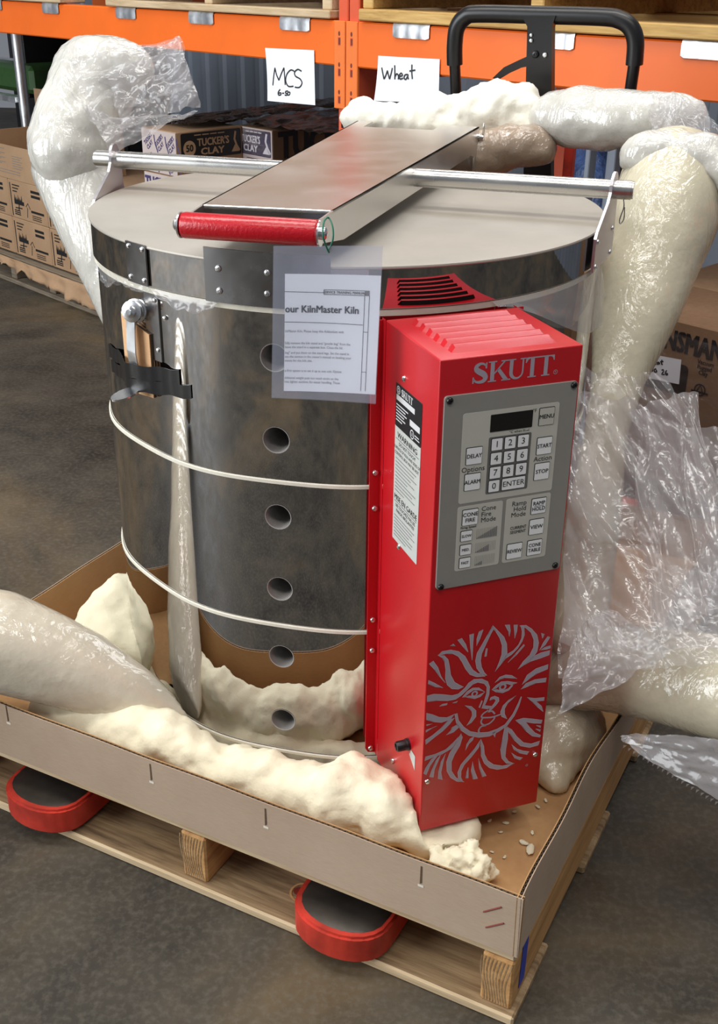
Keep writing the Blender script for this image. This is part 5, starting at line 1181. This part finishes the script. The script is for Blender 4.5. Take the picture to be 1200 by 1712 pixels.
# open box on top
zE = zA+2*(hB+.0008)+.0005; ob = empty('open_box', rk(sL, QL-.2, zE), 'open empty cardboard box with raised flap on left stack', 'box')
oa, ob1 = rks(-70, 262, QL)[0], rks(66, 300, QL)[0]; zF = rks(30, 247, QL)[1]
rbox('side', M['kraft'], oa, ob1, QL-.004, QL, zE, zF, ob, .0005); rbox('side', M['kraft'], oa, ob1, QL-.40, QL-.396, zE, zF+.16, ob, .0005)
rbox('side', M['kraft'], ob1-.004, ob1, QL-.396, QL-.0045, zE, zF, ob, .0005); rbox('side', M['kraft'], oa, oa+.004, QL-.396, QL-.0045, zE, zF, ob, .0005); rbox('box_floor', M['kraft'], oa+.005, ob1-.005, QL-.39, QL-.006, zE, zE+.004, ob, 0)
mb = MB(); mb.add([rk(ob1-.002, QL-.02, zF), rk(ob1-.002, QL-.39, zF), rk(ob1+.06, QL-.38, zF+.15), rk(ob1+.06, QL-.03, zF+.15)], [(0, 1, 2, 3)]); o = mb.build('flap', M['kraft'], ob); sm = o.modifiers.new('t', 'SOLIDIFY'); sm.thickness = .004
pr = Print(rk(oa, QL, 0), RX, Zv, RN, .001); Wo = ob1-oa; Ho = zF-zE
for i in range(12): pr.rect(Wo*.36, zF-Ho*(.12+.045*i), Wo*(.62-.05*(i % 3)), zF-Ho*(.105+.045*i), 0)
for i in range(6): pr.rect(Wo*.70, zF-Ho*(.3+.07*i), Wo*(.82-.02*(i % 2)), zF-Ho*(.285+.07*i), 0)
for i in range(2): pr.rect(Wo*.4, zF-Ho*(.75+.08*i), Wo*.78, zF-Ho*(.735+.08*i), 0)
pr.build('printed_marks', M['ink_grey'], ob)['kind'] = 'stuff'
# its pallet and slip sheet
zP = zA-.004
lpal = empty('wooden_pallet', rk(sL, QL-.4, 0), 'weathered grey pallet under the left stack of cartons', 'pallet', 'floor pallets at the rack')
for q in (.157, -.2, -.5): rbox('bottom_board', M['wood_old'], sL-.45, sL+.73, q-.1, q, 0, .018, lpal)
for s in (sL-.45, sL-.02, sL+.30, sL+.68): rbox('stringer', M['wood_old'], s, s+.045, -.58, .145, .0182, max(.06, zP-.024), lpal)
for k in range(4): rbox('deck_board', M['wood_old'], sL-.45, sL+.73, .05-k*.17, .15-k*.17, max(.06, zP-.024)+.0002, zP-.003, lpal)
def slipfn(u, v): return (.01*math.sin(u*40)*v+.008*noise.noise(Vector((u*14, v*3, 2))), 0, (.025*noise.noise(Vector((u*18, 0, 5))))*v)
o = sheet('slip_sheet', M['kraft'], rk(sL-.1, .166, zP-.002), rk(sL+.73, .166, zP-.002), rk(sL+.73, .185, zP-.085), rk(sL-.1, .175, zP-.03), 50, 6, slipfn); sm = o.modifiers.new('t', 'SOLIDIFY'); sm.thickness = .003
tag(o, 'torn cardboard slip sheet drooping over edge of left pallet', 'cardboard')
# steel post, dark cabinet and green bin in the dark bay at left
S = lambda u, v, q: rks(u, v, q)[0]
root = empty('steel_shelf_post', rk(S(32, 110, -.30), -.30, 0), 'shiny galvanised steel post in the dark left bay', 'post')
mb = MB(); cx = S(33, 110, -.30); tube(mb, [rk(cx, -.30, 0), rk(cx, -.30, .968)], .024, 16); mb.build('tube_leg', M['galv'], root, ang=60)
rbox('cross_bar', M['galv'], cx-.9, cx-.024, -.31, -.29, rks(10, 98, -.3)[1]-.004, rks(10, 98, -.3)[1]+.004, root, .001); rbox('cross_bar', M['galv'], cx-.9, cx-.024, -.33, -.27, rks(10, 162, -.3)[1]-.012, rks(10, 162, -.3)[1]+.012, root, .001)
o = rbox('green_bin', M['green_plastic'], cx-.55, cx-.06, -.66, -.38, rks(10, 158, -.3)[1]+.002, rks(10, 105, -.4)[1], None, .02); tag(o, 'dark green plastic bin on shelf in left bay', 'bin')
bdrop = empty('dark_backdrop', rk(cx, -1.0, 0), 'black cabinet added for the shade of the left bay under the beam', 'backdrop')
rbox('backdrop_body', M['black'], cx-.9, S(205, 120, -.72), -.98, -.72, 0, .965, bdrop, .006); rbox('backdrop_front', M['black'], cx-.2, S(140, 120, -.70), -.719, -.70, .1, .95, bdrop, .004)  # black boxes added as a backdrop for the darkness of the bay
rbox('backdrop_side', M['black'], S(110, 120, -.69), S(115, 120, -.69), -.699, -.46, .64, .95, bdrop, .004)

# ================================================================== RIGHT STACK
QR = .10
zI = rks(1180, 548, QR)[1]; sI0 = S(1040, 560, QR); sI1 = sI0+.62
ib = carton('printed_carton', 'wrapped brown carton with big black lettering right of foam bag', sI0, sI1, QR-.30, QR, zI-.34, zI, 'kraft_dk', 'cartons in the right stack')
pr = Print(rk(0, QR, 0), RX, Zv, RN, .0012)
(ta, tz), (tb, tz2) = rks(1104, 560, QR), rks(1215, 605, QR); th_ = .075
tb = rks(1208, 600, QR)[0]; vs_ = text_mesh('INSMAN', 1, 'LEFT', .035)[0]; wd_ = max(p[0] for p in vs_); th_ = .066; pr.text('INSMAN', ta, rks(1150, 577, QR)[1], th_, 0, 0, 'LEFT', .035, (tb-ta)/(wd_*th_))
pr.build('lettering', M['ink'], ib); pr = Print(rk(0, QR, 0), RX, Zv, RN, .0012)
ka, kz0 = rks(1080, 590, QR); kb, kz1 = rks(1148, 640, QR)
pr.rrect(ka-.12, kz1-.035, kb, kz0-.004, .012, 0); pr.build('printed_panel', M['ink'], ib); pr = Print(rk(0, QR, 0), RX, Zv, RN, .0012)
for i, tx in enumerate(('Vacuum', 'Pugged', 'Clay')): pr.text(tx, rks(1179-i, 615, QR)[0], rks(1178, 607+9*i, QR)[1], .0145, 0, 0, bold=.02, sx=.9)
pr.build('lettering', M['ink'], ib); pr = Print(rk(0, QR, 0), RX, Zv, RN, .0012)
cx_, cz_ = rks(1170, 652, QR); pr.ring((cx_, cz_), .015, .0115, 0); pr.stroke([(cx_-.008, cz_-.006), (cx_, cz_+.012), (cx_+.008, cz_-.006)], .004, 0); pr.rect(cx_-.022, cz_-.008, cx_+.022, cz_-.003, 0)
pr.build('printed_emblem', M['ink'], ib)
nt = empty('note_card', rk(ka, QR+.002, kz0), 'white handwritten note reading AUG 26 on wrapped carton', 'note')
nc = [rks(u, v, QR) for u, v in ((1070, 588), (1140, 601), (1136, 642), (1066, 628))]
pr = Print(rk(0, QR, 0), RX, Zv, RN, .003); pr.poly([nc[3], nc[2], nc[1], nc[0]]); pr.build('card', M['paper'], nt)
pr = Print(rk(0, QR, 0), RX, Zv, RN, .0035)
C8 = lambda L: [(1080+a/5.033, 380+b/5.033) for a, b in L]
for L in ([(48, 1105), (50, 1150)], [(50, 1138), (62, 1128), (66, 1152)], [(74, 1140), (90, 1134), (82, 1126), (74, 1144), (92, 1152)], [(114, 1132), (100, 1138), (104, 1152), (116, 1136), (120, 1152)], [(138, 1112), (136, 1148), (146, 1150)], [(124, 1130), (152, 1126)],
          [(18, 1202), (28, 1170), (40, 1205)], [(22, 1192), (38, 1190)], [(46, 1180), (48, 1204), (60, 1206), (64, 1184)], [(92, 1190), (78, 1192), (76, 1212), (94, 1214), (94, 1202), (86, 1202)], [(136, 1202), (150, 1196), (152, 1212), (138, 1234), (162, 1236)], [(180, 1200), (168, 1222), (176, 1240), (188, 1234), (176, 1224)]):
    pr.stroke([tuple(p)[:2] for p in catmull([Vector((*rks(u, v, QR), 0)) for u, v in C8(L)], 4)], .0035)
pr.build('handwriting', M['ink'], nt)
o = sheet('stretch_film', M['stretch'], rk(sI0, QR+.008, zI-.02), rk(sI1, QR+.008, zI-.05), rk(sI1, QR+.010, zI-.36), rk(sI0, QR+.010, zI-.36), 60, 60, crumple(41, .0022, 9, .1, .1)); tag(o, 'clear stretch wrap around the carton with big black lettering', 'plastic film')
carton('printed_carton', 'brown carton behind the big lettered carton, left of dark gap', sI0-.1, sI0+.24, QR-.66, QR-.305, zI-.34, zI-.004, 'kraft', 'cartons in the right stack')
carton('printed_carton', 'brown carton behind the big lettered carton, right of dark gap', sI0+.255, sI1, QR-.66, QR-.305, zI-.34, zI-.004, 'kraft', 'cartons in the right stack')
carton('printed_carton', 'brown carton directly under the big lettered carton', sI0, sI1, QR-.66, QR, max(.13, zI-.70), zI-.3405, 'kraft_dk', 'cartons in the right stack')
zR = max(.13, zI-.70)
rp = empty('wooden_pallet', rk(sI0+.3, QR-.4, 0), 'weathered pallet under the big lettered carton stack', 'pallet', 'floor pallets at the rack')
for q in (QR+.02, QR-.3, QR-.6): rbox('bottom_board', M['wood_old'], sI0-.1, sI1+.1, q-.1, q, 0, .018, rp)
for s in (sI0-.1, sI0+.28, sI1+.05): rbox('stringer', M['wood_old'], s, s+.045, QR-.7, QR+.01, .0182, zR-.018, rp)
for k in range(5): rbox('deck_board', M['wood_old'], sI0-.1, sI1+.1, QR-.08-k*.15, QR+.02-k*.15, zR-.0178, zR-.0004, rp)
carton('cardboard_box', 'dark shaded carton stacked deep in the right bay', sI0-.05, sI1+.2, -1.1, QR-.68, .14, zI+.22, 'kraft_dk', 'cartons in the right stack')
# blue sack and grey posts seen in the gap above the bar
bs = MB(); blobs(bs, pxd([(1000, 245, 3.0, .07), (1000, 300, 3.0, .075), (1000, 360, 3.0, .075)])+[(*(atd(1000, 360, 3.0)*.5+Vector((atd(1000, 360, 3.0).x, atd(1000, 360, 3.0).y, .09))*.5), .08), (atd(1000, 360, 3.0).x, atd(1000, 360, 3.0).y, .09, .085)], 4); bs2 = remeshed('blue_sack', bs, .012, 3, [(.015, 14, 'fbm')], M['blue_sack']); tag(bs2, 'crumpled blue plastic sack behind the lift bar end', 'sack')
for (u, lb) in ((985, 'grey steel post left of the blue sack'), (1024, 'grey steel post right of the blue sack')):
    p = atd(u, 290, 2.75); root = empty('grey_post', (p.x, p.y, 0), lb, 'post', 'grey posts behind the lift bar'); wd = .014 if u < 1000 else .026
    obox('post', M['wall'], (p.x, p.y, .46), (wd, .03, .92), RTH, root, .002)
    for z in (.25, .6, .86): screw('post_bolt', Vector((p.x, p.y, z))-Vector((0, .02, 0)), (0, -1, 0), .004, parent=root)
